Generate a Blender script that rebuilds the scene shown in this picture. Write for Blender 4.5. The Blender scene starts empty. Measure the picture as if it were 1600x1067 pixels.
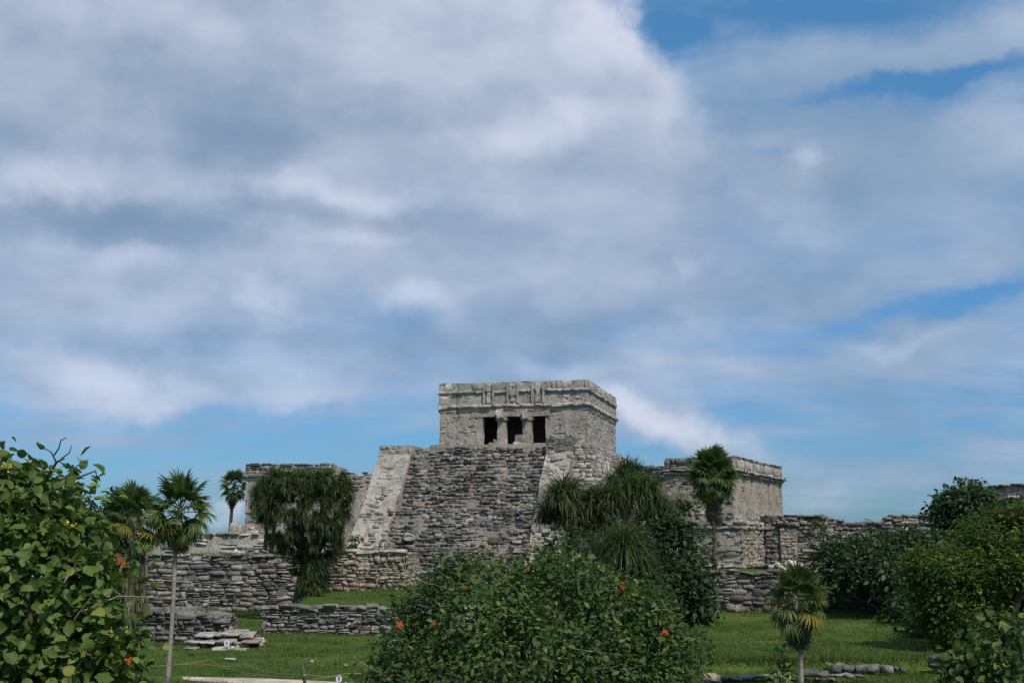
import bpy, bmesh, math, random
import numpy as np
from mathutils import Vector, Matrix, Euler

R = math.radians
SC = bpy.context.scene
COL = SC.collection
RNG = random.Random(11)
NP = np.random.RandomState(5)

# ------------------------------------------------------------------ camera
F, EYE, PITCH = 2000.0, 3.6, math.atan(311.5 / 2000)
cam = bpy.data.cameras.new('camera')
cam.lens = F / 1600 * 36; cam.sensor_width = 36
cam.clip_start = 0.1; cam.clip_end = 20000
camo = bpy.data.objects.new('camera', cam); COL.objects.link(camo)
camo.location = (0, 0, EYE); camo.rotation_euler = (R(90) + PITCH, 0, 0)
SC.camera = camo
_c, _s = math.cos(PITCH), math.sin(PITCH)
def ray(px, py):
    u = (px - 800) / F; v = (533.5 - py) / F
    return Vector((u, _c - v * _s, _s + v * _c))
def at(px, py, Y):
    r = ray(px, py); t = Y / r.y
    return Vector((r.x * t, Y, EYE + r.z * t))
def X(px, Y): return (px - 800) / F * Y
def Z(py, Y): return at(800, py, Y).z

# ------------------------------------------------------------------ world, sun, exposure
TOSUN = Vector((0.34, -0.52, 0.79)).normalized()
EL = math.asin(TOSUN.z); AZ = math.atan2(TOSUN.x, TOSUN.y)
SC.view_settings.view_transform = 'Standard'; SC.view_settings.look = 'None'
SC.view_settings.gamma = 1; SC.view_settings.use_curve_mapping = False
SC.view_settings.exposure = 0.3
sl = bpy.data.lights.new('sun', 'SUN'); sl.energy = 3.0; sl.angle = R(3); sl.color = (1, .95, .87)
so = bpy.data.objects.new('sun', sl); COL.objects.link(so)
so.rotation_euler = TOSUN.to_track_quat('Z', 'Y').to_euler(); so.location = TOSUN * 60

class NT:
    """small node-graph writer"""
    def __init__(s, tree): s.t = tree; s.n = tree.nodes; s.l = tree.links
    def put(s, sock, v):
        if isinstance(v, bpy.types.NodeSocket): s.l.new(v, sock)
        elif v is not None:
            if hasattr(sock.default_value, '__len__') and not hasattr(v, '__len__'): v = (v,) * len(sock.default_value)
            if hasattr(v, '__len__') and len(sock.default_value) == 4 and len(v) == 3: v = (*v, 1)
            sock.default_value = v
    def m(s, op, a, b=None, c=None, clamp=False):
        n = s.n.new('ShaderNodeMath'); n.operation = op; n.use_clamp = clamp
        for i, v in enumerate((a, b, c)): s.put(n.inputs[i], v)
        return n.outputs[0]
    def v(s, op, a, b=None):
        n = s.n.new('ShaderNodeVectorMath'); n.operation = op
        s.put(n.inputs[0], a)
        if b is not None: s.put(n.inputs[1], b)
        return n.outputs['Value'] if op in ('LENGTH', 'DOT_PRODUCT', 'DISTANCE') else n.outputs[0]
    def mix(s, f, a, b, mode='MIX'):
        n = s.n.new('ShaderNodeMix'); n.data_type = 'RGBA'; n.blend_type = mode
        s.put(n.inputs[0], f); s.put(n.inputs[6], a); s.put(n.inputs[7], b)
        return n.outputs[2]
    def noise(s, vec, scale, detail=4, rough=.55, dist=0):
        n = s.n.new('ShaderNodeTexNoise'); s.put(n.inputs['Vector'], vec)
        n.inputs['Scale'].default_value = scale; n.inputs['Detail'].default_value = detail
        n.inputs['Roughness'].default_value = rough; n.inputs['Distortion'].default_value = dist
        return n.outputs[0], n.outputs[1]
    def ss(s, x, lo, hi, a=0., b=1.):
        n = s.n.new('ShaderNodeMapRange'); n.interpolation_type = 'SMOOTHSTEP'
        s.put(n.inputs[0], x)
        for i, q in enumerate((lo, hi, a, b)): n.inputs[i + 1].default_value = q
        return n.outputs[0]
    def ramp(s, x, stops):
        n = s.n.new('ShaderNodeValToRGB'); s.put(n.inputs[0], x); cr = n.color_ramp
        while len(cr.elements) < len(stops): cr.elements.new(.5)
        for e, (p, c) in zip(cr.elements, stops): e.position = p; e.color = (*c, 1)
        return n.outputs[0]
    def xyz(s, x, y, z):
        n = s.n.new('ShaderNodeCombineXYZ')
        for i, q in enumerate((x, y, z)): s.put(n.inputs[i], q)
        return n.outputs[0]
    def sep(s, vec):
        n = s.n.new('ShaderNodeSeparateXYZ'); s.put(n.inputs[0], vec); return n.outputs

def build_world():
    w = bpy.data.worlds.new('World'); SC.world = w; w.use_nodes = True
    t = NT(w.node_tree); t.n.clear()
    out = t.n.new('ShaderNodeOutputWorld'); bg = t.n.new('ShaderNodeBackground')
    STR = 0.1; bg.inputs[1].default_value = STR
    sky = t.n.new('ShaderNodeTexSky'); sky.sky_type = 'NISHITA'; sky.sun_disc = False
    sky.sun_elevation = EL; sky.sun_rotation = AZ; sky.air_density = 1.0; sky.dust_density = .6; sky.ozone_density = 1.3
    tc = t.n.new('ShaderNodeTexCoord')
    d = t.v('NORMALIZE', tc.outputs['Generated'])
    x, y, z = t.sep(d)
    az = t.m('ARCTAN2', x, y); el = t.m('ARCSINE', z)
    # cloud layers live in azimuth / elevation (radians); blobs are placed by direction
    def ae(px, py):
        r = ray(px, py).normalized(); return math.atan2(r.x, r.y), math.asin(r.z)
    p0 = t.xyz(az, el, 0.)
    _, wc = t.noise(d, 5.0, 4, .5)
    w1 = t.v('MULTIPLY', t.v('SUBTRACT', wc, (.5, .5, .5)), (.20, .10, 0))
    _, wc2 = t.noise(d, 26, 4, .6)
    w2 = t.v('MULTIPLY', t.v('SUBTRACT', wc2, (.5, .5, .5)), (.045, .03, 0))
    pw = t.v('ADD', t.v('ADD', p0, w1), w2)
    def blob(px, py, rx, ry, amp, rot=0., src=pw):
        a, e = ae(px, py)
        q = t.v('SUBTRACT', src, (a, e, 0))
        if rot:
            n = t.n.new('ShaderNodeVectorRotate'); n.rotation_type = 'Z_AXIS'; t.put(n.inputs['Vector'], q)
            n.inputs['Angle'].default_value = R(rot); q = n.outputs[0]
        L = t.v('LENGTH', t.v('MULTIPLY', q, (F / rx, F / ry, 0)))
        return t.ss(L, 1.0, .0, 0, amp) if True else None
    def total(base, lst):
        acc = base
        for b in lst: acc = t.m('ADD', acc, blob(*b))
        return acc
    # streaky + puffy noise
    zz = t.m('ADD', t.m('MAXIMUM', z, 0.), .16); stv = t.xyz(t.m('DIVIDE', x, zz), t.m('DIVIDE', y, zz), 0.)
    n1a, _ = t.noise(stv, 1.7, 8, .5, .1); n1b, _ = t.noise(t.v('MULTIPLY', d, (1, 1, 1.6)), 5.5, 8, .5, .1); n1 = t.m('MULTIPLY', t.m('ADD', n1a, n1b), .5)
    n2, _ = t.noise(t.v('MULTIPLY', d, (1, 1, 1.7)), 12, 8, .54, .1)
    n3, _ = t.noise(t.v('MULTIPLY', t.v('ADD', stv, (7, 3, 1)), (.8, 1.4, 1)), 2.2, 7, .6, .3)
    # density of the thick deck
    dens = total(t.m('ADD', t.m('ADD', t.m('MULTIPLY', n1, 1.9), t.m('MULTIPLY', n2, .8)), t.ss(el, R(27), R(45), 0., .4)), [  # includes extra cloud overhead, out of view, added to raise the fill light
        (300, 150, 900, 420, 1.3), (100, 380, 760, 240, .7), (700, 300, 520, 300, .7), (880, 60, 280, 230, .9), (960, 190, 230, 190, .45),
        (1080, 340, 560, 220, .72), (1320, 330, 380, 190, .42), (560, 530, 560, 150, .95), (850, 500, 600, 160, .6), (180, 540, 320, 130, .75), (420, 610, 240, 70, .42),
        (960, 600, 240, 80, .65), (1100, 670, 150, 70, .62, 35), (1230, 745, 170, 70, .45, 25), (330, 790, 90, 40, .45), (150, 775, 160, 24, .5),
        (1300, 20, 420, 150, -.5), (1400, 150, 380, 60, -.35), (1090, 40, 80, 110, -.4, 30), (100, 690, 520, 90, -.5), (560, 700, 330, 75, -.4),
        (1480, 460, 330, 45, -.3), (990, 700, 60, 50, -.4), (1500, 640, 340, 150, -.25), (370, 430, 90, 25, -.15)])
    thick = t.ss(dens, 1.25, 2.1)
    # thin veil, right-hand side and low bands
    veil = total(t.m('MULTIPLY', n3, 1.5), [
        (1450, 260, 480, 170, .5), (1480, 80, 380, 70, .5), (1350, 210, 300, 60, .25), (1200, 170, 260, 120, .3), (1420, 520, 380, 80, .42), (1350, 600, 500, 60, .2), (250, 650, 700, 30, .22),
        (1450, 720, 340, 50, .28), (1250, 420, 320, 70, .35), (1550, 390, 160, 60, .25), (1420, 140, 320, 26, -.5), (1180, 235, 80, 16, -.3), (1300, 10, 220, 30, -.3), (1090, 60, 80, 30, -.35),
        (1450, 455, 330, 30, -.35), (300, 700, 900, 50, -.2), (900, 660, 900, 18, .06)])
    thin = t.ss(veil, .45, 1.25, 0, .9)
    # brightness of the cloud
    br = total(t.m('ADD', t.m('ADD', t.m('MULTIPLY', n1, 1.3), t.m('MULTIPLY', n2, .85)), -.70), [
        (1010, 60, 120, 140, .42, 50), (1080, 160, 70, 120, .28, 20), (760, 20, 330, 100, .26), (620, 120, 300, 110, .18), (820, 225, 170, 70, .34, -8), (890, 190, 60, 30, .2),
        (1222, 245, 34, 28, .34), (1260, 300, 120, 70, .2), (60, 275, 220, 50, .22), (560, 320, 200, 38, .22), (650, 490, 120, 40, .42),
        (400, 462, 90, 45, .36), (180, 575, 130, 50, .4, 12), (400, 620, 140, 45, .3), (250, 400, 90, 30, .2), (60, 530, 140, 35, .2), (560, 390, 150, 28, .18), (300, 520, 300, 25, -.14), (600, 545, 300, 30, -.16), (900, 552, 120, 30, .3), (1000, 600, 90, 40, .4, 10), (1060, 640, 120, 45, .34, 28),
        (1160, 700, 110, 45, .22, 30), (1080, 400, 50, 25, .2), (1400, 510, 150, 26, .3), (0, 60, 260, 180, .05), (700, 60, 110, 55, -.16), (330, 790, 70, 40, .3), (150, 775, 120, 30, .3),
        (300, 200, 520, 130, -.24), (60, 335, 340, 50, -.22), (330, 350, 520, 50, -.27), (480, 270, 110, 60, -.1), (800, 60, 90, 60, -.1), (850, 330, 300, 80, .05), (600, 430, 700, 70, .03), (1350, 250, 330, 230, -.22), (150, 120, 300, 90, -.06),
        (900, 480, 260, 40, -.06), (1530, 260, 200, 80, -.04), (1000, 570, 60, 18, -.1)])
    b = t.ss(br, -.14, .98)
    K = 1 / STR / 2 ** SC.view_settings.exposure
    def C(r, g, bl): return (r * K, g * K, bl * K)
    cc = t.mix(b, C(.215, .31, .45), C(.67, .715, .84))
    n_el = t.ss(el, R(0), R(26))
    skyc = t.mix(1.0, sky.outputs[0], t.mix(n_el, (.26, .495, .795), (.46, .88, 1.06)), 'MULTIPLY')
    veilc = t.mix(b, C(.21, .33, .48), C(.48, .57, .73))
    above = t.ss(el, R(-.5), R(1.5)); thin = t.m('MULTIPLY', thin, above); thick = t.m('MULTIPLY', thick, above)
    c1 = t.mix(thin, skyc, veilc)
    opq = t.ss(el, R(4), R(22), .72, .95)
    opq = t.m('SUBTRACT', opq, blob(1400, 340, 400, 300, .95)); opq = t.m('SUBTRACT', opq, blob(650, 560, 800, 130, .22))
    opq = t.m('ADD', t.m('ADD', opq, blob(1030, 640, 170, 90, .3)), blob(1250, 290, 110, 80, .3), clamp=True)
    c2 = t.mix(t.m('MULTIPLY', thick, opq), c1, cc)
    # below the horizon the sky simply stays the horizon colour
    t.put(bg.inputs[0], c2); t.l.new(bg.outputs[0], out.inputs[0])
    w.cycles.sampling_method = 'MANUAL'; w.cycles.sample_map_resolution = 512
build_world()

# ------------------------------------------------------------------ noise in numpy
def _hash(ix, iy, iz, seed):
    h = (ix.astype(np.int64) * 374761393 + iy.astype(np.int64) * 668265263 + iz.astype(np.int64) * 2147483647 + seed * 974711) & 0xffffffff
    h = ((h ^ (h >> 13)) * 1274126177) & 0xffffffff
    return ((h ^ (h >> 16)) & 0xffff) / 65535.0
def vnoise(P, seed=0):
    P = np.asarray(P, float); i = np.floor(P).astype(int); f = P - i; f = f * f * (3 - 2 * f)
    r = 0
    for dx in (0, 1):
        for dy in (0, 1):
            for dz in (0, 1):
                wt = (f[:, 0] if dx else 1 - f[:, 0]) * (f[:, 1] if dy else 1 - f[:, 1]) * (f[:, 2] if dz else 1 - f[:, 2])
                r = r + wt * _hash(i[:, 0] + dx, i[:, 1] + dy, i[:, 2] + dz, seed)
    return r * 2 - 1
def fbm(P, seed=0, oct=3):
    P = np.asarray(P, float); a = 1; r = 0
    for k in range(oct): r = r + a * vnoise(P * 2 ** k, seed + k); a *= .5
    return r

# ------------------------------------------------------------------ materials
MATS = {}
def new_mat(name):
    m = bpy.data.materials.new(name); m.use_nodes = True; t = NT(m.node_tree)
    b = t.n['Principled BSDF']; return m, t, b
def bump(t, b, h, strength, dist):
    n = t.n.new('ShaderNodeBump'); n.inputs['Strength'].default_value = strength; n.inputs['Distance'].default_value = dist
    t.put(n.inputs['Height'], h); t.l.new(n.outputs[0], b.inputs['Normal'])
def rnd(t):
    g = t.n.new('ShaderNodeNewGeometry'); o = t.n.new('ShaderNodeObjectInfo')
    return t.m('FRACT', t.m('ADD', t.m('MULTIPLY', g.outputs['Random Per Island'], 7.13), o.outputs['Random'])), g
def stone_mat(name, ramp, lichen=.5, white=.3, tan=.0, mortar=False, moss=0., plaster=False):
    m, t, b = new_mat(name)
    r, g = rnd(t); P = g.outputs['Position']
    big, _ = t.noise(t.v('MULTIPLY', P, (1, 1, 1.7)), .75, 6, .66)
    mid, _ = t.noise(P, 2.3, 6, .65, .3)
    fine, _ = t.noise(P, 14, 5, .7)
    if mortar: col = t.ramp(mid, ramp)
    else: col = t.ramp(r, ramp)
    hue, _ = t.noise(P, .8, 4, .6)
    if tan: col = t.mix(t.m('MULTIPLY', t.ss(hue, .42, .66), tan), col, (.34, .235, .135))
    col = t.mix(1.0, col, t.ramp(fine, [(.28, (.45, .45, .46)), (.72, (1.45, 1.43, 1.4))]), 'MULTIPLY')
    if plaster:      # rubble showing through thin old plaster
        vo = t.n.new('ShaderNodeTexVoronoi'); vo.feature = 'DISTANCE_TO_EDGE'; vo.inputs['Scale'].default_value = 3.6
        wv, wc_ = t.noise(P, 3, 3); t.put(vo.inputs['Vector'], t.v('ADD', t.v('MULTIPLY', P, (1, 1, 2.1)), t.v('MULTIPLY', wc_, (.35, .35, .35))))
        crack = t.m('MULTIPLY', t.ss(vo.outputs[0], .07, .0), t.ss(mid, .40, .62))
        col = t.mix(t.m('MULTIPLY', crack, .6), col, (.06, .055, .045))
    st_, _ = t.noise(t.v('MULTIPLY', P, (2.6, 2.6, .35)), 1.0, 6, .7)     # rain streaks
    col = t.mix(t.m('MULTIPLY', t.ss(st_, .53, .66), .5), col, (.07, .066, .058))
    drk = t.m('MULTIPLY', t.ss(t.m('ADD', t.m('MULTIPLY', big, .6), t.m('MULTIPLY', mid, .45)), .47, .62), lichen)
    col = t.mix(drk, col, (.045, .044, .041))
    ws, _ = t.noise(P, 5.2, 5, .7, .6)
    col = t.mix(t.m('MULTIPLY', t.ss(ws, .60, .70), white), col, (.47, .46, .43))
    if moss:
        up = t.sep(g.outputs['Normal'])[2]
        col = t.mix(t.m('MULTIPLY', t.m('MULTIPLY', t.ss(up, .3, .9), t.ss(mid, .42, .6)), moss), col, (.06, .075, .022))
    t.put(b.inputs['Base Color'], col); b.inputs['Roughness'].default_value = .92
    b.inputs['Specular IOR Level'].default_value = .2
    bump(t, b, t.m('ADD', fine, mid), .75, .07)
    MATS[name] = m; return m
G = lambda v, w=0: (v * (1 + w), v, v * (1 - w * 1.3))
stone_mat('weathered_stone', [(0, G(.14, .04)), (.3, G(.21, .06)), (.6, G(.27, .07)), (.85, G(.34, .08)), (1, G(.46, .08))], .64, .3, .25, moss=.4)
stone_mat('pale_stone', [(0, G(.31, .07)), (.35, G(.40, .09)), (.7, G(.48, .1)), (1, G(.57, .09))], .36, .4, .3, moss=.3)
stone_mat('tan_stone', [(0, G(.19, .12)), (.3, G(.3, .14)), (.7, G(.38, .16)), (1, G(.48, .14))], .3, .3, .5)
stone_mat('dark_stone', [(0, G(.09, .03)), (.35, G(.15, .05)), (.7, G(.22, .06)), (1, G(.32, .07))], .7, .35, .15, moss=.7)
stone_mat('mortar', [(.2, G(.12, .05)), (.55, G(.21, .08)), (.8, G(.31, .08))], .45, .2, .3, True)
stone_mat('stucco', [(.25, G(.33, .08)), (.5, G(.43, .09)), (.75, G(.54, .09))], .34, .5, .35, True, .25, True)
stone_mat('tan_stucco', [(.25, G(.28, .14)), (.5, G(.40, .15)), (.75, G(.50, .13))], .32, .5, .45, True, 0., True)
stone_mat('rubble_white', [(.2, G(.45, .05)), (.6, G(.6, .05)), (1, G(.75, .05))], .15, .2)

def leaf_mat(name, cols, rough=.45, trans=.35, tcol=(.12, .22, .03), patch_tone=None):
    m, t, b = new_mat(name); r, g = rnd(t); rough += .08
    col = t.ramp(r, cols); P = g.outputs['Position']
    if patch_tone:        # noise patches of a second leaf colour
        q, _ = t.noise(P, patch_tone[0], 4, .6); col = t.mix(t.ss(t.m('ADD', q, t.m('MULTIPLY', r, .12)), patch_tone[1], patch_tone[1] + .14), col, patch_tone[2])
    nz, _ = t.noise(P, 1.1, 3)
    col = t.mix(1.0, col, t.ramp(nz, [(.3, (.75, .8, .75)), (.7, (1.2, 1.15, 1.1))]), 'MULTIPLY')
    t.put(b.inputs['Base Color'], col); b.inputs['Roughness'].default_value = rough
    b.inputs['Specular IOR Level'].default_value = .22
    tr = t.n.new('ShaderNodeBsdfTranslucent'); t.put(tr.inputs[0], t.mix(.5, col, tcol))
    mx = t.n.new('ShaderNodeMixShader'); mx.inputs[0].default_value = trans
    t.l.new(b.outputs[0], mx.inputs[1]); t.l.new(tr.outputs[0], mx.inputs[2])
    t.l.new(mx.outputs[0], t.n['Material Output'].inputs[0]); MATS[name] = m
leaf_mat('cordia_leaf', [(0, (.05, .088, .018)), (.4, (.085, .134, .028)), (.8, (.13, .18, .04)), (.985, (.15, .2, .045)), (1, (.26, .24, .04))], .42, .3)
leaf_mat('shrub_leaf', [(0, (.026, .054, .015)), (.45, (.046, .088, .022)), (.85, (.08, .13, .034)), (1, (.15, .19, .04))], .42, .3, patch_tone=(1.3, .6, (.11, .16, .035)))
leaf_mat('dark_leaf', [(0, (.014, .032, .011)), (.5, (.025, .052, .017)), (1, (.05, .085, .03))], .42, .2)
leaf_mat('yellow_leaf', [(0, (.014, .038, .008)), (.5, (.028, .066, .012)), (.9, (.06, .11, .016)), (1, (.14, .18, .02))], .5, .35, (.2, .26, .02), (.75, .53, (.11, .155, .016)))
leaf_mat('blade', [(0, (.026, .05, .016)), (.5, (.05, .085, .026)), (.86, (.09, .13, .042)), (.93, (.2, .17, .08)), (1, (.14, .10, .06))], .5, .25)
leaf_mat('palm_green', [(0, (.036, .066, .018)), (.6, (.07, .115, .03)), (1, (.13, .17, .045))], .38, .25)
leaf_mat('palm_yellow', [(0, (.12, .125, .02)), (.6, (.19, .17, .03)), (1, (.27, .2, .04))], .5, .3, (.3, .25, .03))
leaf_mat('palm_dead', [(0, (.06, .048, .034)), (.6, (.13, .105, .075)), (1, (.26, .22, .165))], .8, .1, (.2, .15, .08))
leaf_mat('grass_blade', [(0, (.032, .060, .012)), (.5, (.062, .105, .018)), (.9, (.10, .14, .028)), (1, (.2, .17, .05))], .6, .25, (.12, .2, .02), patch_tone=(.45, .60, (.15, .135, .045)))
leaf_mat('petal', [(0, (.5, .05, .010)), (1, (.72, .12, .02))], .6, .3, (.9, .2, .02))
leaf_mat('yellow_bud', [(0, (.5, .42, .06)), (1, (.62, .56, .16))], .6, .2, (.6, .5, .1))
def bark_mat(name, a, b_, sc=6):
    m, t, b = new_mat(name); g = t.n.new('ShaderNodeNewGeometry')
    n, _ = t.noise(t.v('MULTIPLY', g.outputs['Position'], (1, 1, 4)), sc, 5, .65)
    t.put(b.inputs['Base Color'], t.mix(t.ss(n, .3, .7), a, b_)); b.inputs['Roughness'].default_value = .9
    bump(t, b, n, .6, .02); MATS[name] = m
bark_mat('bark', (.05, .04, .03), (.13, .11, .085)); bark_mat('pale_bark', (.16, .135, .105), (.33, .29, .235)); bark_mat('twig', (.14, .11, .08), (.3, .25, .19))
bark_mat('dark_bark', (.03, .026, .02), (.08, .068, .05))
def plain(name, col, rough=.7, sc=8, var=.25):
    m, t, b = new_mat(name); g = t.n.new('ShaderNodeNewGeometry'); n, _ = t.noise(g.outputs['Position'], sc, 4)
    t.put(b.inputs['Base Color'], t.mix(n, tuple(c * (1 - var) for c in col), tuple(c * (1 + var) for c in col)))
    b.inputs['Roughness'].default_value = rough; MATS[name] = m
plain('sign_white', (.62, .62, .66)); plain('sign_ink', (.06, .06, .09)); plain('rope', (.17, .17, .06)); plain('post_paint', (.045, .06, .045)); plain('room_shade', (.06, .055, .05))
def ground_mats():
    m, t, b = new_mat('lawn'); g = t.n.new('ShaderNodeNewGeometry'); P = g.outputs['Position']
    a, _ = t.noise(P, .25, 5, .6); c, _ = t.noise(P, 3.5, 6, .7); e, _ = t.noise(P, 30, 3, .7)
    col = t.mix(t.ss(t.m('ADD', t.m('MULTIPLY', a, .6), t.m('MULTIPLY', c, .4)), .36, .64), (.034, .070, .012), (.080, .125, .020))
    col = t.mix(t.m('MULTIPLY', t.ss(t.m('ADD', t.m('MULTIPLY', c, .6), t.m('MULTIPLY', a, .5)), .60, .70), .75), col, (.15, .125, .06))
    col = t.mix(1., col, t.ramp(e, [(.3, (.6, .6, .6)), (.7, (1.35, 1.35, 1.3))]), 'MULTIPLY')
    t.put(b.inputs['Base Color'], col); b.inputs['Roughness'].default_value = 1; b.inputs['Specular IOR Level'].default_value = .1
    bump(t, b, t.m('ADD', c, t.m('MULTIPLY', e, .4)), .8, .08); MATS['lawn'] = m
    m, t, b = new_mat('sand'); g = t.n.new('ShaderNodeNewGeometry'); P = g.outputs['Position']
    a, _ = t.noise(P, 1.5, 6, .65); c, _ = t.noise(P, 18, 5, .7)
    col = t.mix(t.ss(a, .35, .65), (.34, .27, .185), (.56, .48, .37))
    col = t.mix(t.ss(c, .55, .75), col, (.24, .18, .12))
    t.put(b.inputs['Base Color'], col); b.inputs['Roughness'].default_value = .95; bump(t, b, t.m('ADD', a, c), .5, .05); MATS['sand'] = m
    m, t, b = new_mat('sea'); b.inputs['Base Color'].default_value = (.02, .11, .14, 1); b.inputs['Roughness'].default_value = .12
    g = t.n.new('ShaderNodeNewGeometry'); n, _ = t.noise(g.outputs['Position'], .4, 6, .6); bump(t, b, n, .4, .5); MATS['sea'] = m
ground_mats()

# ------------------------------------------------------------------ object helpers
def np_mesh(name, V, Fc, mat, smooth=False):
    """V (n,3); Fc: list of arrays of faces (each array same-size polys)"""
    me = bpy.data.meshes.new(name)
    V = np.asarray(V, np.float32).reshape(-1, 3)
    if isinstance(Fc, np.ndarray): Fc = [Fc]
    Fc = [np.asarray(f, np.int32) for f in Fc if len(f)]
    me.vertices.add(len(V)); me.vertices.foreach_set('co', V.ravel())
    loops = np.concatenate([f.ravel() for f in Fc]); tot = np.concatenate([np.full(len(f), f.shape[1], np.int32) for f in Fc])
    st = np.concatenate([[0], np.cumsum(tot)[:-1]]).astype(np.int32)
    me.loops.add(len(loops)); me.loops.foreach_set('vertex_index', loops)
    me.polygons.add(len(tot)); me.polygons.foreach_set('loop_start', st)
    if smooth: me.polygons.foreach_set('use_smooth', np.ones(len(tot), bool))
    me.update(calc_edges=True); me.validate()
    me.materials.append(MATS[mat] if isinstance(mat, str) else mat)
    return me
def link(name, me, parent=None, loc=None, kind=None):
    o = bpy.data.objects.new(name, me); COL.objects.link(o)
    if parent is not None: o.parent = parent
    if loc is not None: o.location = loc
    if kind: o['kind'] = kind
    return o
def tag(o, label, cat, group=None):
    o['label'] = label; o['category'] = cat
    if group: o['group'] = group
    return o
def thing(name, label, cat, loc=(0, 0, 0), rz=0, group=None):
    o = link(name, None, loc=loc); o.rotation_euler = (0, 0, rz); o.empty_display_size = .3
    return tag(o, label, cat, group)
def merge(parts):
    """[(V,[faces...])] -> V, faces list"""
    Vs, Fs, n = [], {}, 0
    for V, fl in parts:
        V = np.asarray(V, float).reshape(-1, 3); Vs.append(V)
        for f in (fl if isinstance(fl, list) else [fl]):
            f = np.asarray(f, int)
            if len(f): Fs.setdefault(f.shape[1], []).append(f + n)
        n += len(V)
    return np.concatenate(Vs), [np.concatenate(v) for v in Fs.values()]
def tube(pts, rad, seg=6, cap=True):
    pts = [Vector(p) for p in pts]; n = len(pts)
    if not hasattr(rad, '__len__'): rad = [rad] * n
    V = []; up = Vector((.13, .21, 1)).normalized()
    for i, p in enumerate(pts):
        d = (pts[min(i + 1, n - 1)] - pts[max(i - 1, 0)])
        d = d.normalized() if d.length > 1e-9 else Vector((0, 0, 1))
        a = d.cross(up if abs(d.dot(up)) < .95 else Vector((1, 0, 0))).normalized(); b = d.cross(a)
        for k in range(seg):
            th = 2 * math.pi * k / seg
            V.append(p + (a * math.cos(th) + b * math.sin(th)) * rad[i])
    f = [(i * seg + k, i * seg + (k + 1) % seg, (i + 1) * seg + (k + 1) % seg, (i + 1) * seg + k) for i in range(n - 1) for k in range(seg)]
    fl = [np.array(f)]
    if cap: fl.append(np.array([[k for k in range(seg)][::-1], [(n - 1) * seg + k for k in range(seg)]]))
    return np.array([tuple(v) for v in V]), fl
def rough_box(x0, x1, y0, y1, z0, z1, res=.3, amp=.04, seed=0, scale=1.6, shape=None, off=(0, 0, 0)):
    """box of displaced grid faces (shared edges move together); shape(V)->V bends it first"""
    out = []
    def grid(o, a, b, la, lb, flip):
        na, nb = max(1, int(la / res)), max(1, int(lb / res))
        ga, gb = np.meshgrid(np.linspace(0, 1, na + 1), np.linspace(0, 1, nb + 1), indexing='ij')
        V = np.array(o)[None, None] + ga[..., None] * np.array(a) + gb[..., None] * np.array(b)
        idx = np.arange((na + 1) * (nb + 1)).reshape(na + 1, nb + 1)
        f = np.stack([idx[:-1, :-1], idx[1:, :-1], idx[1:, 1:], idx[:-1, 1:]], -1).reshape(-1, 4)
        out.append((V.reshape(-1, 3), f[:, ::-1] if flip else f))
    dx, dy, dz = x1 - x0, y1 - y0, z1 - z0
    grid((x0, y0, z0), (dx, 0, 0), (0, 0, dz), dx, dz, False); grid((x0, y1, z0), (dx, 0, 0), (0, 0, dz), dx, dz, True)
    grid((x0, y0, z0), (0, dy, 0), (0, 0, dz), dy, dz, True); grid((x1, y0, z0), (0, dy, 0), (0, 0, dz), dy, dz, False)
    grid((x0, y0, z0), (dx, 0, 0), (0, dy, 0), dx, dy, True); grid((x0, y0, z1), (dx, 0, 0), (0, dy, 0), dx, dy, False)
    V, Fs = merge(out)
    if shape: V = shape(V)
    P = V * scale + np.array(off) + seed * 3.7
    D = np.stack([fbm(P + 11, seed, 3), fbm(P + 31, seed + 5, 3), fbm(P + 57, seed + 9, 3)], 1) * amp
    return V + D, Fs

# stone variants, unit size
STONES = []
def make_stones():
    for k in range(12):
        bm = bmesh.new(); bmesh.ops.create_cube(bm, size=1)
        rr = random.Random(100 + k)
        for v in bm.verts: v.co += Vector([rr.uniform(-.13, .07) * (1 if c > 0 else -1) for c in v.co])
        bmesh.ops.bevel(bm, geom=bm.edges[:], offset=rr.uniform(.05, .11), segments=1, affect='EDGES')
        for v in bm.verts: v.co += Vector([rr.uniform(-.045, .045) for _ in range(3)])
        bmesh.ops.triangulate(bm, faces=bm.faces[:])
        bm.verts.index_update(); bm.normal_update()
        V = np.array([tuple(v.co) for v in bm.verts]); f = np.array([[v.index for v in q.verts] for q in bm.faces]); bm.free()
        STONES.append((V, f))
make_stones()
_SM = {}
def stone_mesh(k, mat):
    if (k, mat) not in _SM: _SM[(k, mat)] = np_mesh('stone', STONES[k][0], STONES[k][1], mat)
    return _SM[(k, mat)]
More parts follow.
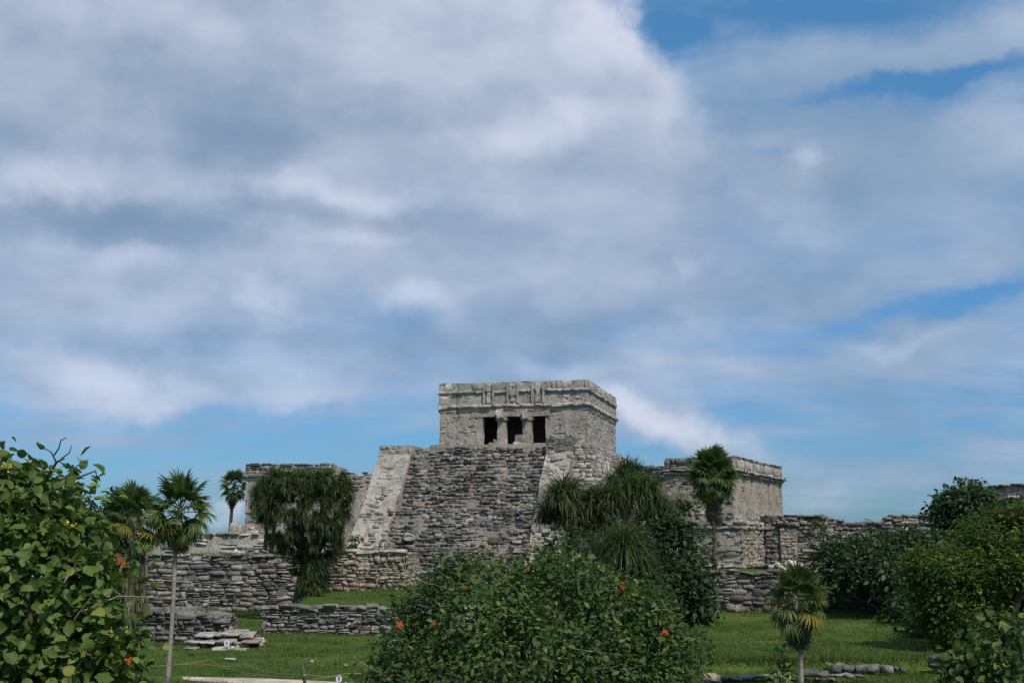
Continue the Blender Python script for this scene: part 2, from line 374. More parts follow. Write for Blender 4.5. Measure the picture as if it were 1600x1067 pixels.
# a stone: (pos, size, rot(3), variant, mat)
def wall_stones(s0, s1, z0, z1, h, l, rng, mat, d=0., depth=.35, proud=.05, inside=None, dfun=None, jit=1., wav=.0, gap=.03, rotz=0., axis='x', zfun=None, big=.1):
    """courses of stones on a face; axis 'x': face spans x, 'y': face spans y"""
    out = []; z = z0
    while z < z1 - .3 * h:
        hh = h * rng.uniform(.65, 1.35) if jit else h
        hh = min(hh, z1 - z) if z1 - z > .6 * h else max(z1 - z, .4 * h)
        s = s0 - rng.uniform(0, l * .5)
        while s < s1:
            ll = l * rng.uniform(.45, 1.6); h2 = hh
            zc = z + hh / 2; sc = s + ll / 2
            if rng.random() < big: h2 = hh * 1.5
            if s + ll > s1: ll = max(s1 - s, .1); sc = s + ll / 2
            if s < s0 and s + ll > s0 + .08: ll = s + ll - s0; s = s0; sc = s + ll / 2
            if sc > s0 and (inside is None or inside(sc, zc)):
                dz = wav * math.sin(sc * .9 + 1.3) + wav * .6 * math.sin(sc * 2.3) + rng.uniform(-1, 1) * h * .10 * jit
                dd = (dfun(sc, zc) if dfun else d) + rng.gauss(0, proud * .5)
                if zfun: dz += zfun(sc)
                rt = (rng.uniform(-.1, .1) * jit, rng.uniform(-.07, .07) * jit, rng.uniform(-.08, .08) * jit)
                p = (sc, dd + depth / 2 - proud, zc + dz) if axis == 'x' else (dd, sc, zc + dz)
                sz = (ll * rng.uniform(.98, 1.06) - gap, depth, h2 * rng.uniform(.95, 1.08) - gap)
                if jit >= .8 and sz[0] > 1.2 * sz[2] and rng.random() < .33:      # split into two thinner ones
                    f_ = rng.uniform(.35, .65)
                    for (cc_, ff_) in ((-.5 + f_ / 2, f_), (f_ / 2, 1 - f_)):
                        pz = zc + dz + cc_ * h2; dj = rng.gauss(0, proud * .3); rr_ = (rt[0], rt[1] + rng.gauss(0, .04), rt[2])
                        if axis == 'x': out.append(((sc, p[1] + dj, pz), (sz[0] * rng.uniform(.8, 1.05), depth, sz[2] * ff_ * .95), rr_, rng.randrange(len(STONES)), mat))
                        else: out.append(((dd - (depth / 2 - proud) + dj, sc, pz), (depth, sz[0] * rng.uniform(.8, 1.05), sz[2] * ff_ * .95), (rr_[1], rr_[0], rr_[2]), rng.randrange(len(STONES)), mat))
                    s += ll; continue
                if axis != 'x': p = (dd - (depth / 2 - proud) * 1, sc, zc + dz); sz = (depth, sz[0], sz[2]); rt = (rt[1], rt[0], rt[2])
                out.append((p, sz, rt, rng.randrange(len(STONES)), mat))
            s += ll
        z += hh
    return out
def emit(parent, stones, limit=300, part='stone', rest='rubble_facing'):
    stones = sorted(stones, key=lambda q: -(q[1][0] * q[1][2] + q[1][1] * q[1][2]) )
    if limit >= len(stones): limit = len(stones)
    for p, sz, rt, k, mat in stones[:limit]:
        o = link(part, stone_mesh(k, mat), parent); o.location = p; o.rotation_euler = rt; o.scale = sz
    by = {}
    for q in stones[limit:]: by.setdefault(q[4], []).append(q)
    for mat, L in by.items():
        prt = []
        for p, sz, rt, k, _ in L:
            M = np.array(Euler(rt).to_matrix()); prt.append(((STONES[k][0] * np.array(sz)) @ M.T + np.array(p), STONES[k][1]))
        V, Fs = merge(prt); link(rest, np_mesh(rest, V, Fs, mat), parent, kind='stuff')

class Frame:
    """local axes: x along the face to the right, y into the building, z up"""
    def __init__(s, px, Y, deg):
        s.a = R(deg); s.o = Vector((X(px, Y), Y, 0)); ca, sa = math.cos(s.a), math.sin(s.a)
        s.e1 = Vector((ca, -sa, 0)); s.e2 = Vector((sa, ca, 0))
    def loc(s, px, py, d=0.):
        """pixel -> (x, z) on the plane y=d"""
        r = ray(px, py); P0 = s.o + s.e2 * d; C = Vector((0, 0, EYE))
        t = (P0 - C).dot(s.e2) / r.dot(s.e2); P = C + r * t
        return (P - s.o).dot(s.e1), P.z
    def side(s, px, py, x=0.):
        """pixel -> (y, z) on the plane x=const"""
        r = ray(px, py); P0 = s.o + s.e1 * x; C = Vector((0, 0, EYE))
        t = (P0 - C).dot(s.e1) / r.dot(s.e1); P = C + r * t
        return (P - s.o).dot(s.e2), P.z
    def w(s, x, y, z): return s.o + s.e1 * x + s.e2 * y + Vector((0, 0, z))
    def thing(s, name, label, cat, group=None): return thing(name, label, cat, s.o, -s.a, group)

# ------------------------------------------------------------------ ground
def sst(x, a, b): t = np.clip((x - a) / (b - a), 0, 1); return t * t * (3 - 2 * t)
def gz(x, y):
    x = np.asarray(x, float); y = np.asarray(y, float)
    z = .10 * fbm(np.stack([x * .22, y * .22, x * 0], -1).reshape(-1, 3), 3, 3).reshape(x.shape)
    flat = sst(y, 38, 42) ; z = z * np.where(x < 2, np.maximum(flat, .15), 1)
    bed = sst(x, -9.9, -9.3) * (1 - sst(x, 6, 9)) * sst(y, 51.5, 52.3)
    z = z + bed * (.95 + .4 * sst(y, 54, 64))
    z = z + .28 * sst(x, 3, 5.5) * sst(y, 36.3, 36.9)
    z = z + .35 * sst(x, -15, -12.) * (1 - sst(x, -12., -10.5)) * sst(y, 43.2, 45) * (1 - sst(y, 46, 50)) * 0
    z = z - 16 * sst(y, 118, 128)
    return z
def g1(x, y): return float(gz(np.array([x]), np.array([y]))[0])
def build_ground():
    xs = np.concatenate([[-6000, -1500, -400, -150, -80, -50], np.arange(-36, 36.1, .4), [50, 80, 150, 400, 1500, 6000]])
    ys = np.concatenate([[-2000, -300, -50, 0, 12], np.arange(18, 72, .35), [75, 80, 90, 100, 110, 118, 122, 128, 160, 400, 2000, 9000]])
    gx, gy = np.meshgrid(xs, ys, indexing='ij'); V = np.stack([gx, gy, gz(gx, gy)], -1).reshape(-1, 3)
    idx = np.arange(len(xs) * len(ys)).reshape(len(xs), len(ys))
    f = np.stack([idx[:-1, :-1], idx[1:, :-1], idx[1:, 1:], idx[:-1, 1:]], -1).reshape(-1, 4)
    link('ground', np_mesh('ground', V, f, 'lawn', True), kind='structure')
    V = [(-6000, 123, -12), (6000, 123, -12), (6000, 9000, -12), (-6000, 9000, -12)]
    link('sea', np_mesh('sea', V, np.array([[0, 1, 2, 3]]), 'sea'), kind='structure')
    # sandy path
    L = []
    for px, y0, y1 in [(300, 1049, 1052), (360, 1050, 1057), (430, 1051, 1064), (500, 1053, 1076), (570, 1056, 1092), (640, 1060, 1110), (760, 1066, 1130)]:
        Y0, Y1 = EYE * F / (y0 - 845), EYE * F / (y1 - 845)
        L.append([(X(px, Y0 + (Y1 - Y0) * k / 8), Y0 + (Y1 - Y0) * k / 8) for k in range(9)])
    A = np.array(L); A2 = []
    for i in range(len(A) - 1):
        for k in range(6): A2.append(A[i] + (A[i + 1] - A[i]) * k / 6)
    A2.append(A[-1]); A = np.array(A2)
    nz = vnoise(np.stack([A[:, 0, 0] * 1.3, A[:, 0, 1] * 0, A[:, 0, 0] * 0], 1), 4) * .35
    A[:, 0, 1] += nz; A[:, -1, 1] += nz[::-1] * .6
    zz = gz(A[..., 0], A[..., 1]) + .03; zz[:, 0] -= .05; zz[:, -1] -= .05
    V = np.concatenate([A, zz[..., None]], -1).reshape(-1, 3); n, m = A.shape[:2]; idx = np.arange(n * m).reshape(n, m)
    f = np.stack([idx[:-1, :-1], idx[:-1, 1:], idx[1:, 1:], idx[1:, :-1]], -1).reshape(-1, 4)
    link('sandy_path', np_mesh('sandy_path', V, f, 'sand', True), kind='structure')
build_ground()

# ------------------------------------------------------------------ the temple on top
C = Frame(917.5, 74, 14)
TXL = C.loc(687, 650)[0]                 # left end of the temple front
TZ0, TZ1 = C.loc(800, 700)[1], C.loc(917, 592)[1]
TD = C.side(963, 650, 0)[0] * .97        # depth of the temple
def cz(py, px=860, d=0.): return C.loc(px, py, d)[1]
def cx(px, py=650, d=0.): return C.loc(px, py, d)[0]
def cornice(parent, rng, x0, x1, z, h, l, proud, depth, mat, name='cornice_stone', axis='x', plane=0., slope=0.):
    s = x0
    while s < x1 - .02:
        ll = min(l * rng.uniform(.55, 1.5), x1 - s)
        if x1 - s - ll < l * .3: ll = x1 - s
        k = rng.randrange(len(STONES)); o = link(name, stone_mesh(k, mat), parent); c = s + ll / 2
        pr = proud + rng.gauss(0, .014); zz = z + h / 2 + rng.gauss(0, h * .05) + slope * (c - x0)
        if axis == 'x': o.location = (c, plane - pr + depth / 2, zz); o.scale = (ll * 1.02, depth, h * rng.uniform(.92, 1.08))
        else: o.location = (plane + pr - depth / 2, c, zz); o.scale = (depth, ll * 1.02, h * rng.uniform(.92, 1.08))
        o.rotation_euler = (rng.gauss(0, .02), rng.gauss(0, .02), rng.gauss(0, .02))
        s += ll
def build_temple():
    rng = random.Random(3)
    T = C.thing('stone_temple', 'flat-roofed stone temple with three dark doorways standing on top of the stepped pyramid', 'temple')
    zr = TZ1 - .05; zlint, zbot = cz(641), TZ0 - .15
    zu0, zu1 = cz(611, 900), cz(606, 900)     # upper strip
    zl0, zl1 = cz(634, 900), cz(628.5, 900)       # lower strip
    dl, dr = cx(754), cx(852.5)                 # door opening limits
    W = .55
    mk = lambda nm, b, mat='stucco', res=.22, amp=.035, sd=0, sc=1.6: link(nm, np_mesh(nm, *rough_box(*b, res, amp, sd, sc), mat), T)
    mk('front_wall', (TXL, dl, 0, W, zbot, zlint)); mk('front_wall', (dr, 0, 0, W, zbot, zlint), sd=1)
    mk('side_wall', (-W - .01, -.012, W + .003, TD, zbot, zlint), sd=2); mk('side_wall', (TXL + .012, TXL + W, W + .003, TD, zbot, zlint), sd=3)
    mk('back_wall', (TXL + W + .003, -W - .013, TD - W, TD, zbot, zlint), sd=4)
    mk('inner_wall', (TXL + W + .003, -W - .013, 2.6, 3.0, zbot, zlint), 'room_shade', sd=5)  # the room's shade is put into the near-black colour of wall and floor
    mk('room_floor', (TXL + .1, -.1, .1, TD - .1, zbot - .3, zbot + .02), 'room_shade', sd=5, res=.6)
    # the mass above the doors: frieze, parapet and roof
    mk('frieze', (TXL - .05, .05, -.05, TD + .05, zlint + .003, zu0 + .02), 'stucco', .2, .03, 6)
    mk('parapet', (TXL - .03, .03, -.03, TD + .03, zu0 + .024, zr), 'stucco', .2, .035, 7)
    # lintel recessed over the doorway, its ends running into the wall
    zL0, zL1 = cz(649), cz(641.5)
    for a, b in ((743, 775), (775.3, 817), (817.3, 860)):
        mk('lintel', (cx(a), cx(b), -.06, .45, zL0, zL1), 'tan_stucco', .25, .03, int(a))
    # columns with base and capital
    for k, (a, b) in enumerate(((776.5, 791), (815.5, 831))):
        x0, x1 = cx(a), cx(b)
        c = mk('column', (x0 + .03, x1 - .03, .02, .46, zbot, zL0 - .24), 'tan_stucco', .1, .03, 20 + k, 3)
        o = link('capital', np_mesh('capital', *rough_box(x0 - .06, x1 + .06, -.05, .5, zL0 - .235, zL0 - .004, .1, .025, 24 + k, 3), 'tan_stucco'), c)
        # carved head projecting from the frieze over each column
        xm = (x0 + x1) / 2 - .05
        hd = mk('carved_head', (xm - .17, xm + .17, -.34, -.052, zL1 - .42, zL1 + .12), 'pale_stone', .07, .05, 30 + k, 3)
        # broken serpent base
        V, Fs = merge([rough_box(x0 - .35, x1 - .05, -.5, .0, TZ0 - .02, TZ0 + .28, .1, .06, 40 + k, 3), rough_box(x0 - .05 - .25 * k, x1 + .05 - .4 * k, -.42, -.02, TZ0 + .25, TZ0 + .45 + .3 * k, .1, .07, 44 + k, 3)])
        link('carved_base', np_mesh('carved_base', V, Fs, 'pale_stone'), T)
    # sills of the side doors
    mk('door_sill', (cx(831), cx(853), -.04, .4, zbot, cz(694)), 'tan_stucco', .2, .02, 50)
    # small facing stones, mostly flush under thin old plaster
    inside = lambda s, z: not (cx(742) < s < cx(861) and z > cz(706)) and not (cx(752) < s < cx(854))
    st = wall_stones(TXL, 0, zbot, zl0 - .02, .15, .27, rng, 'pale_stone', 0, .2, .012, lambda s, z: inside(s, z) and rng.random() < .4, gap=.012)
    st += wall_stones(0.02, TD, zbot, zl0 - .02, .15, .27, rng, 'pale_stone', 0.0, .2, .012, lambda s, z: rng.random() < .7, gap=.012, axis='y')
    st += wall_stones(TXL, 0, zl1 + .02, zu0 - .02, .2, .34, rng, 'pale_stone', -.05, .2, .008, lambda s, z: rng.random() < .4, gap=.012)
    st += wall_stones(0.05, TD, zl1 + .02, zu0 - .02, .18, .3, rng, 'pale_stone', .05, .2, .010, lambda s, z: rng.random() < .6, gap=.012, axis='y')
    # parapet: upright slabs
    st += wall_stones(TXL, 0, zu1 + .01, zr, zr - zu1, .6, rng, 'pale_stone', -.03, .25, .025, lambda s, z: rng.random() < .7, gap=.02, jit=.25, big=0)
    st += wall_stones(0.0, TD, zu1 + .01, zr, zr - zu1, .36, rng, 'pale_stone', .03, .25, .03, lambda s, z: rng.random() < .85, gap=.02, jit=.3, big=0, axis='y')
    # eroded coping
    st += [q for q in wall_stones(TXL, 0, zr - .05, zr + .05, .1, .5, rng, 'weathered_stone', -.02, .5, .01, lambda s, z: rng.random() < .6, gap=.02)]
    st += [q for q in wall_stones(0, TD, zr - .05, zr + .08, .12, .4, rng, 'weathered_stone', 0.02, .5, .01, lambda s, z: rng.random() < .7, gap=.02, axis='y')]
    emit(T, st, 200)
    # the three sculpted fields interrupt the upper strip
    gaps = [(cx(755.5), cx(773)), (cx(792), cx(811.5)), (cx(831), cx(851.5))]
    xs = [TXL - .12] + [v for g in gaps for v in g] + [.12]
    for i in range(0, len(xs), 2): cornice(T, rng, xs[i], xs[i + 1], zu0, zu1 - zu0, .75, .16, .35, 'pale_stone')
    cornice(T, rng, TXL - .12, .12, zl0, zl1 - zl0, .7, .17, .35, 'pale_stone')
    cornice(T, rng, .05, TD + .1, zu0, zu1 - zu0, .55, .15, .35, 'pale_stone', axis='y'); cornice(T, rng, .05, TD + .1, zl0, zl1 - zl0, .55, .17, .35, 'pale_stone', axis='y')
    for i, (a, b) in enumerate(gaps):
        for k, (u, v) in enumerate(((a, a + .12), (b - .12, b))):
            mk('niche_jamb', (u, v, -.17, -.05, zl1 + .005, zr - .1), 'stucco', .1, .02, 60 + i * 2 + k, 3)
        # worn figure inside the field: body, arms, legs as one relief
        m = (a + b) / 2; L = []
        if i == 1:
            L = [(m - .12, m + .12, zl1 + .45, zl1 + .85), (m - .1, m + .1, zl1 + .14, zl1 + .44), (m - .26, m - .1, zl1 + .5, zl1 + .95), (m + .1, m + .26, zl1 + .5, zl1 + .95), (m - .2, m - .02, zl1 + .84, zl1 + 1.1), (m + .02, m + .2, zl1 + .84, zl1 + 1.1)]
        else:
            L = [(m - .13, m + .13, zl1 + .1, zl1 + .5), (m - .1, m + .1, zl1 + .48, zl1 + .8), (m - .18, m + .14, zl1 + .78, zl1 + 1.0)]
        V, Fs = merge([rough_box(p, q, -.17, -.055, r, min(s, zr - .12), .06, .03, 70 + j + i * 8, 4) for j, (p, q, r, s) in enumerate(L)])
        link('carved_relief', np_mesh('carved_relief', V, Fs, 'pale_stone', True), T)
    return T
build_temple()

# ------------------------------------------------------------------ the pyramid and its stairway
PZ = TZ0 - .02
ZT, DT, SL = PZ, -1.15, .88               # stair head height, its y, run per rise
ZB = 1.05
def dstair(z): return DT - (ZT - z) * SL
SX0, SX1 = C.loc(649, 702, DT)[0], C.loc(858, 702, DT)[0]
BXL = C.loc(600, 702, DT)[0]; BXR = C.loc(897, 702, DT)[0]
PXR = .45; PYB = C.side(980, 715, PXR)[0]
def build_pyramid():
    rng = random.Random(8)
    T = C.thing('stepped_pyramid', 'broad stepped pyramid of weathered grey stones with a steep central stairway', 'pyramid')
    def taper(V):
        t = np.clip((PZ - V[:, 2]) / 8, 0, 1); V = V.copy(); mx = (BXL + PXR) / 2
        V[:, 0] = np.where(V[:, 0] > mx, V[:, 0] + t * 2.2 * (V[:, 0] - mx) / (PXR - mx), V[:, 0] - t * .2 * (mx - V[:, 0]) / (mx - BXL))
        V[:, 1] -= t * 3.2 * np.clip((PYB - V[:, 1]) / (PYB + 1), 0, 1); return V
    body = link('body', np_mesh('body', *rough_box(BXL + .4, PXR, -1.0, PYB, -.5, PZ, .4, .10, 1, 1.2, taper), 'mortar'), T)
    # low platform slab the temple stands on
    link('platform_slab', np_mesh('platform_slab', *rough_box(C.loc(673, 700, -.6)[0], .25, -.75, TD + .5, PZ - .02, PZ + .22, .3, .03, 2, 2), 'tan_stucco'), T)
    # second, lower tier behind to the right
    link('rear_tier', np_mesh('rear_tier', *rough_box(PXR - 2, PXR + 2.8, PYB - 2.5, PYB + 5, -.5, PZ - .75, .5, .12, 3, 1.2), 'mortar'), T)
    # stair core
    V, Fs = rough_box(SX0, SX1, 0, 1, ZB - .8, ZT - .12, .35, .05, 4, 1.5)
    V[:, 1] = V[:, 1] * -1.0 * 1 + 0; y = -V[:, 1]
    V[:, 1] = (1 - y) * (np.array([dstair(z) for z in V[:, 2]]) + .14) + y * (-.8)
    link('stair_core', np_mesh('stair_core', V, Fs, 'mortar'), T)
    # steps: every course of riser stones
    st = []; z = ZB - .1; n = 38; h = (ZT + .02 - z) / n
    for i in range(n):
        z0 = z + i * h; d0 = dstair(z0 + h * .5)
        worn = lambda s, d0=d0, z0=z0: d0 + .10 * math.sin(s * 1.7 + z0 * 2.1) * .6 + .07 * math.sin(s * 4.1 + z0)
        st += wall_stones(SX0, SX1, z0, z0 + h, h, .34, rng, 'weathered_stone', 0, .62, .045, lambda s, zz: rng.random() < .965, lambda s, zz: worn(s), jit=1.2, gap=.02, wav=.05, big=.14)
    # facing on the right-hand flank and the front right of the body
    def dfront(s, zz): return -1.0 - np.clip((PZ - zz) / 8, 0, 1) * 3.2
    def dside(s, zz): return PXR + np.clip((PZ - zz) / 8, 0, 1) * 2.2
    st += wall_stones(BXR - .2, PXR + 2.2, 2.2, PZ + .1, .24, .38, rng, 'pale_stone', 0, .35, .05, lambda s, zz: s < dside(0, zz) and rng.random() < .93, dfront, gap=.03)
    st += wall_stones(-1.0, PYB, 2.2, PZ + .12, .25, .4, rng, 'pale_stone', 0, .35, .04, lambda s, zz: rng.random() < .93 and s > dfront(0, zz), lambda s, zz: dside(s, zz), gap=.03, axis='y')
    st += wall_stones(PXR, PXR + 2.9, 4, PZ - .55, .28, .45, rng, 'weathered_stone', PYB - 2.5, .4, .05, lambda s, zz: s > dside(0, zz) - .3)
    emit(T, st, 300)
    # balustrades: sloping ramps of plastered rubble, with a block at the head
    for k, (a, b) in enumerate(((BXL, SX0), (SX1, BXR))):
        zt = PZ - .35; zb = (3.0, 1.0)[k]
        V, Fs = rough_box(a + .0, b, 0, 1, zb - .5, zt, .25, .07, 9 + k, 1.3)
        y = np.clip(V[:, 1], -.1, 1.1)
        fr = np.array([dstair(zz) for zz in V[:, 2]]) - .42
        V[:, 1] = (1 - y) * fr + y * (-.6) + (V[:, 1] - y)
        o = link('balustrade', np_mesh('balustrade', V, Fs, 'stucco'), T)
        head = link('balustrade_block', np_mesh('balustrade_block', *rough_box(a - .02, b + .02, DT - .75, .2 if k == 0 else -.1, zt + .004, C.loc(620, 696.5, DT - .5)[1] + (.32 if k else 0), .2, .045, 12 + k, 2), 'stucco' if not k else 'weathered_stone'), T)
        s2 = wall_stones(a, b, zb, zt, .2, .33, rng, 'pale_stone', 0, .2, .02, lambda s, zz: rng.random() < .5, lambda s, zz: dstair(zz) - .43, gap=.02)
        if k == 0: s2 += wall_stones(-7, -.6, 3, zt, .2, .34, rng, 'tan_stone', b, .2, .02, lambda s, zz: s > dstair(zz) - .35 and s < dstair(zz) + .3 and rng.random() < .8, None, gap=.02, axis='y')
        else: s2 += wall_stones(-7, -.6, 1.5, zt, .22, .36, rng, 'pale_stone', b, .2, .02, lambda s, zz: s > dstair(zz) - .35 and rng.random() < .7, None, gap=.02, axis='y')
        s2 += wall_stones(a, b, zt + .05, C.loc(620, 696.5, DT - .5)[1] + (.32 if k else 0) - .04, .22, .34, rng, 'weathered_stone' if k else 'pale_stone', DT - .76, .2, .02, lambda s, zz: rng.random() < .7, gap=.02)
        emit(o, s2, 0)
    # pale lime runs down the flank of the body
    L = []
    for (px, py), (qx, qy), r in [((948, 718), (951, 740), .10), ((951, 738), (948, 752), .09), ((948, 750), (941, 762), .08), ((941, 761), (930, 767), .13), ((946, 722), (945, 735), .05)]:
        def on(px, py):
            x = PXR + .3
            for _ in range(4):
                y, z = C.side(px, py, x); x = float(dside(0, z)) + .02
            return Vector((x, y, z))
        L.append(tube([on(px, py), (on(px, py) + on(qx, qy)) / 2 + Vector((.01, .05, 0)), on(qx, qy)], [r * .5, r, r * .6], 6))
    V, Fs = merge(L); V[:, 0] += .0
    link('lime_run', np_mesh('lime_run', V, Fs, 'rubble_white', True), T)
    # old carved stones lying at the foot of the stair
    for px, py, w, h, nm in ((603, 849, .55, .32, 'arched_stone'), (641, 838, .62, .3, 'carved_ring_stone')):
        z = Z(py, 68.5); ps = []
        x, _ = C.loc(px, py, dstair(z) - .3)
        for q in range(11):
            th = math.pi * (q / 10) if nm[0] == 'a' else 2 * math.pi * q / 10
            ps.append((x + w * .5 * math.cos(th), dstair(z) - .5, z + (h * .9 if nm[0] == 'a' else h * .5) * math.sin(th) - .05))
        link(nm, np_mesh(nm, *tube(ps, .075, 6), 'pale_stone', True), T)
build_pyramid()

# ------------------------------------------------------------------ generic masonry block
def block(fr, name, label, cat, x0, x1, y1, z0, z1, h, l, mat, seed, core='mortar', sides='R', limit=220, top=None, proud=.05, fill=.97, y0=0., wav=.02, capping=True, group=None, T=None, zf=None, amp=.06, gap=.035, jit=1., capm=None):
    rng = random.Random(seed)
    if T is None: T = fr.thing(name, label, cat, group)
    def shape(V):
        if zf is None: return V
        V = V.copy(); t = (V[:, 2] - z0) / (z1 - z0); dz = np.array([zf(a) for a in V[:, 0]])
        V[:, 2] += np.where(t > 0, t, 0) * dz; return V
    link('core', np_mesh('core', *rough_box(x0, x1, y0 + .04, y1, z0 - .4, z1 - .02, .35, amp, seed, 1.3, shape), core), T)
    ztop = (lambda s: z1 + (zf(s) if zf else 0))
    zmax = z1 + (max(zf(x0 + (x1 - x0) * q / 60) for q in range(61)) if zf else 0)
    st = wall_stones(x0, x1, z0, zmax, h, l, rng, mat, y0, .4, proud, lambda s, z: z < ztop(s) and rng.random() < fill, gap=gap, wav=wav, jit=jit)
    if 'R' in sides: st += wall_stones(y0, y1, z0, ztop(x1), h, l, rng, mat, x1, .4, proud, lambda s, z: rng.random() < fill, gap=gap, axis='y', jit=jit)
    if 'L' in sides: st += wall_stones(y0, y1, z0, ztop(x0), h, l, rng, mat, x0 + .3, .4, proud, lambda s, z: rng.random() < fill, gap=gap, axis='y', jit=jit)
    if capping:
        s = x0
        while s < x1:
            ll = rng.uniform(.3, .75)
            if rng.random() < .8:
                st.append(((s + ll / 2, y0 + rng.uniform(.1, .25), ztop(s + ll / 2) + rng.uniform(-.05, .03)), (ll, rng.uniform(.4, .7), rng.uniform(.1, .22)), (rng.gauss(0, .06), rng.gauss(0, .06), rng.gauss(0, .15)), rng.randrange(12), capm or mat))
            s += ll
    emit(T, st, limit); return T

# right-hand annex (upper storey + protruding lower storey)
def build_annex_right():
    A = Frame(1143, 72, 24); rng = random.Random(21)
    T = A.thing('annex_building', 'stone building with tan side wall and thick cornice, behind the tall palm', 'building')
    xl = A.loc(1040, 720)[0]; xll = A.loc(985, 740)[0]
    zt = A.loc(1143, 711)[1]; zc1 = A.loc(1143, 731)[1]; zc0 = A.loc(1143, 741)[1]; zb = A.loc(1143, 820)[1]
    yd = A.side(1222, 750, 0)[0]
    link('upper_core', np_mesh('upper_core', *rough_box(xll, 0, .0, yd, zb - .3, zc0, .3, .05, 2, 1.5), 'tan_stucco'), T)
    link('parapet_core', np_mesh('parapet_core', *rough_box(xl, -.02, .03, yd, zc0 + .004, zt - .08, .3, .06, 3, 1.5), 'mortar'), T)
    link('low_parapet', np_mesh('low_parapet', *rough_box(xll, xl - .03, .03, yd, zc0 + .004, A.loc(1020, 729)[1] - .1, .3, .06, 5, 1.5), 'mortar'), T)
    zm1, zm0 = zb + .02, A.loc(1143, 828)[1]
    # lower storey stands proud
    lf, lr = -.55, .55; zlb = A.loc(1158, 884)[1]
    link('lower_core', np_mesh('lower_core', *rough_box(xll, lr, lf, yd + .4, zlb - 1.2, zm0 - .02, .3, .06, 6, 1.4), 'tan_stucco'), T)
    st = []
    st += wall_stones(xl - .1, .06, zc1 + .02, zt, (zt - zc1) / 2.1, .42, rng, 'weathered_stone', -.02, .4, .05, lambda s, z: rng.random() < .97, gap=.03, wav=.03)
    st += wall_stones(0, yd, zc1 + .02, zt + .02, (zt - zc1) * .96, .34, rng, 'pale_stone', .02, .4, .035, lambda s, z: True, gap=.015, jit=.35, big=0, axis='y')
    st += wall_stones(0, yd, zt - .09, zt + .04, .13, .4, rng, 'dark_stone', .0, .5, .03, lambda s, z: rng.random() < .7, gap=.02, axis='y', jit=.5)
    st += wall_stones(xll, xl, zc0 - .1, A.loc(1020, 728)[1], .24, .42, rng, 'dark_stone', -.02, .4, .06, gap=.03)
    # front rubble, in thin courses; tan small-stone skin at the side
    st += wall_stones(xll, 0, zb, zc0 - .02, .17, .36, rng, 'weathered_stone', 0, .3, .03, lambda s, z: rng.random() < .8, gap=.02, wav=.02)
    st += wall_stones(0, yd, zb, zc0 - .02, .15, .2, rng, 'tan_stone', 0, .2, .008, lambda s, z: rng.random() < .42, gap=.01, axis='y')
    st += wall_stones(0, yd, zb - .1, zb + .9, .2, .36, rng, 'pale_stone', .02, .3, .02, lambda s, z: rng.random() < .75 - .7 * (z - zb), gap=.02, axis='y')
    st += wall_stones(xll, lr, zlb, zm0 - .02, .2, .38, rng, 'weathered_stone', lf, .3, .035, lambda s, z: rng.random() < .9 and (s < -1.0 or rng.random() < .8), gap=.025, wav=.02)
    st += wall_stones(lf, yd + .4, zlb, zm0 - .02, .19, .34, rng, 'tan_stone', lr, .3, .04, lambda s, z: rng.random() < .88, gap=.03, axis='y')
    st += wall_stones(lf + 3.5, yd + .4, zlb - .3, zlb + 1.1, .24, .4, rng, 'weathered_stone', lr + .05, .3, .04, lambda s, z: rng.random() < .9, gap=.03, axis='y')
    emit(T, st, 290)
    cornice(T, rng, xl - .15, .2, zc0, (zc1 - zc0) * .55, .8, .14, .5, 'pale_stone'); cornice(T, rng, xl - .15, .25, zc0 + (zc1 - zc0) * .57, (zc1 - zc0) * .43, .6, .2, .5, 'weathered_stone')
    cornice(T, rng, 0, yd + .1, zc0, (zc1 - zc0) * .45, .9, .16, .5, 'tan_stone', axis='y'); cornice(T, rng, -.1, yd + .25, zc0 + (zc1 - zc0) * .47, (zc1 - zc0) * .5, .7, .3, .6, 'pale_stone', axis='y')
    for q in range(2):
        hh = (zm1 - zm0) / 2 + .08
        cornice(T, rng, xll + 2, lr + .1, zm0 + hh * q, hh, .6, .12 - .1 * q, .9, 'weathered_stone', 'ledge_stone', plane=lf); cornice(T, rng, lf, yd + .45, zm0 + hh * q, hh, .6, .14 - .1 * q, .9, 'pale_stone', 'ledge_stone', axis='y', plane=lr)
    cornice(T, rng, xll + 3, lr + .3, zlb - .12, .2, .6, .45, 1.1, 'pale_stone', 'ledge_stone', plane=lf); cornice(T, rng, lf, yd, zlb - .12, .2, .6, .4, 1.1, 'dark_stone', 'ledge_stone', axis='y', plane=lr)
build_annex_right()

# ruined wall to the right of the annex
W2 = Frame(1213, 76, 0)
def w2z(s):
    px = 1213 + s * F / 76
    return float(np.interp(px, [1213, 1292, 1300, 1318, 1380, 1386, 1480, 1560], [0, 0, -.15, -.42, -.40, .02, .04, .0]))
T = block(W2, 'ruined_wall', 'long ruined grey wall with uneven top, right of the annex building', 'wall', -.8, (1570 - 1213) / F * 76, 1.4, 1.6, Z(806, 76), .2, .5, 'weathered_stone', 31, sides='', limit=300, zf=w2z, fill=.95, wav=.03, capm='dark_stone')
r_ = random.Random(4)
link('plaster_patch', np_mesh('plaster_patch', *rough_box(X(1262, 76) - W2.o.x, X(1297, 76) - W2.o.x, -.04, .3, 1.8, Z(828, 76), .15, .12, 5, 2.2), 'stucco'), T)
link('pillar', np_mesh('pillar', *rough_box(.0, 1.0, -.18, .3, 1.8, Z(822, 76), .18, .07, 8, 1.8), 'mortar'), T)
emit(T, wall_stones(.0, 1.0, 1.9, Z(822, 76), .22, .42, random.Random(5), 'tan_stone', -.2, .3, .03), 0)
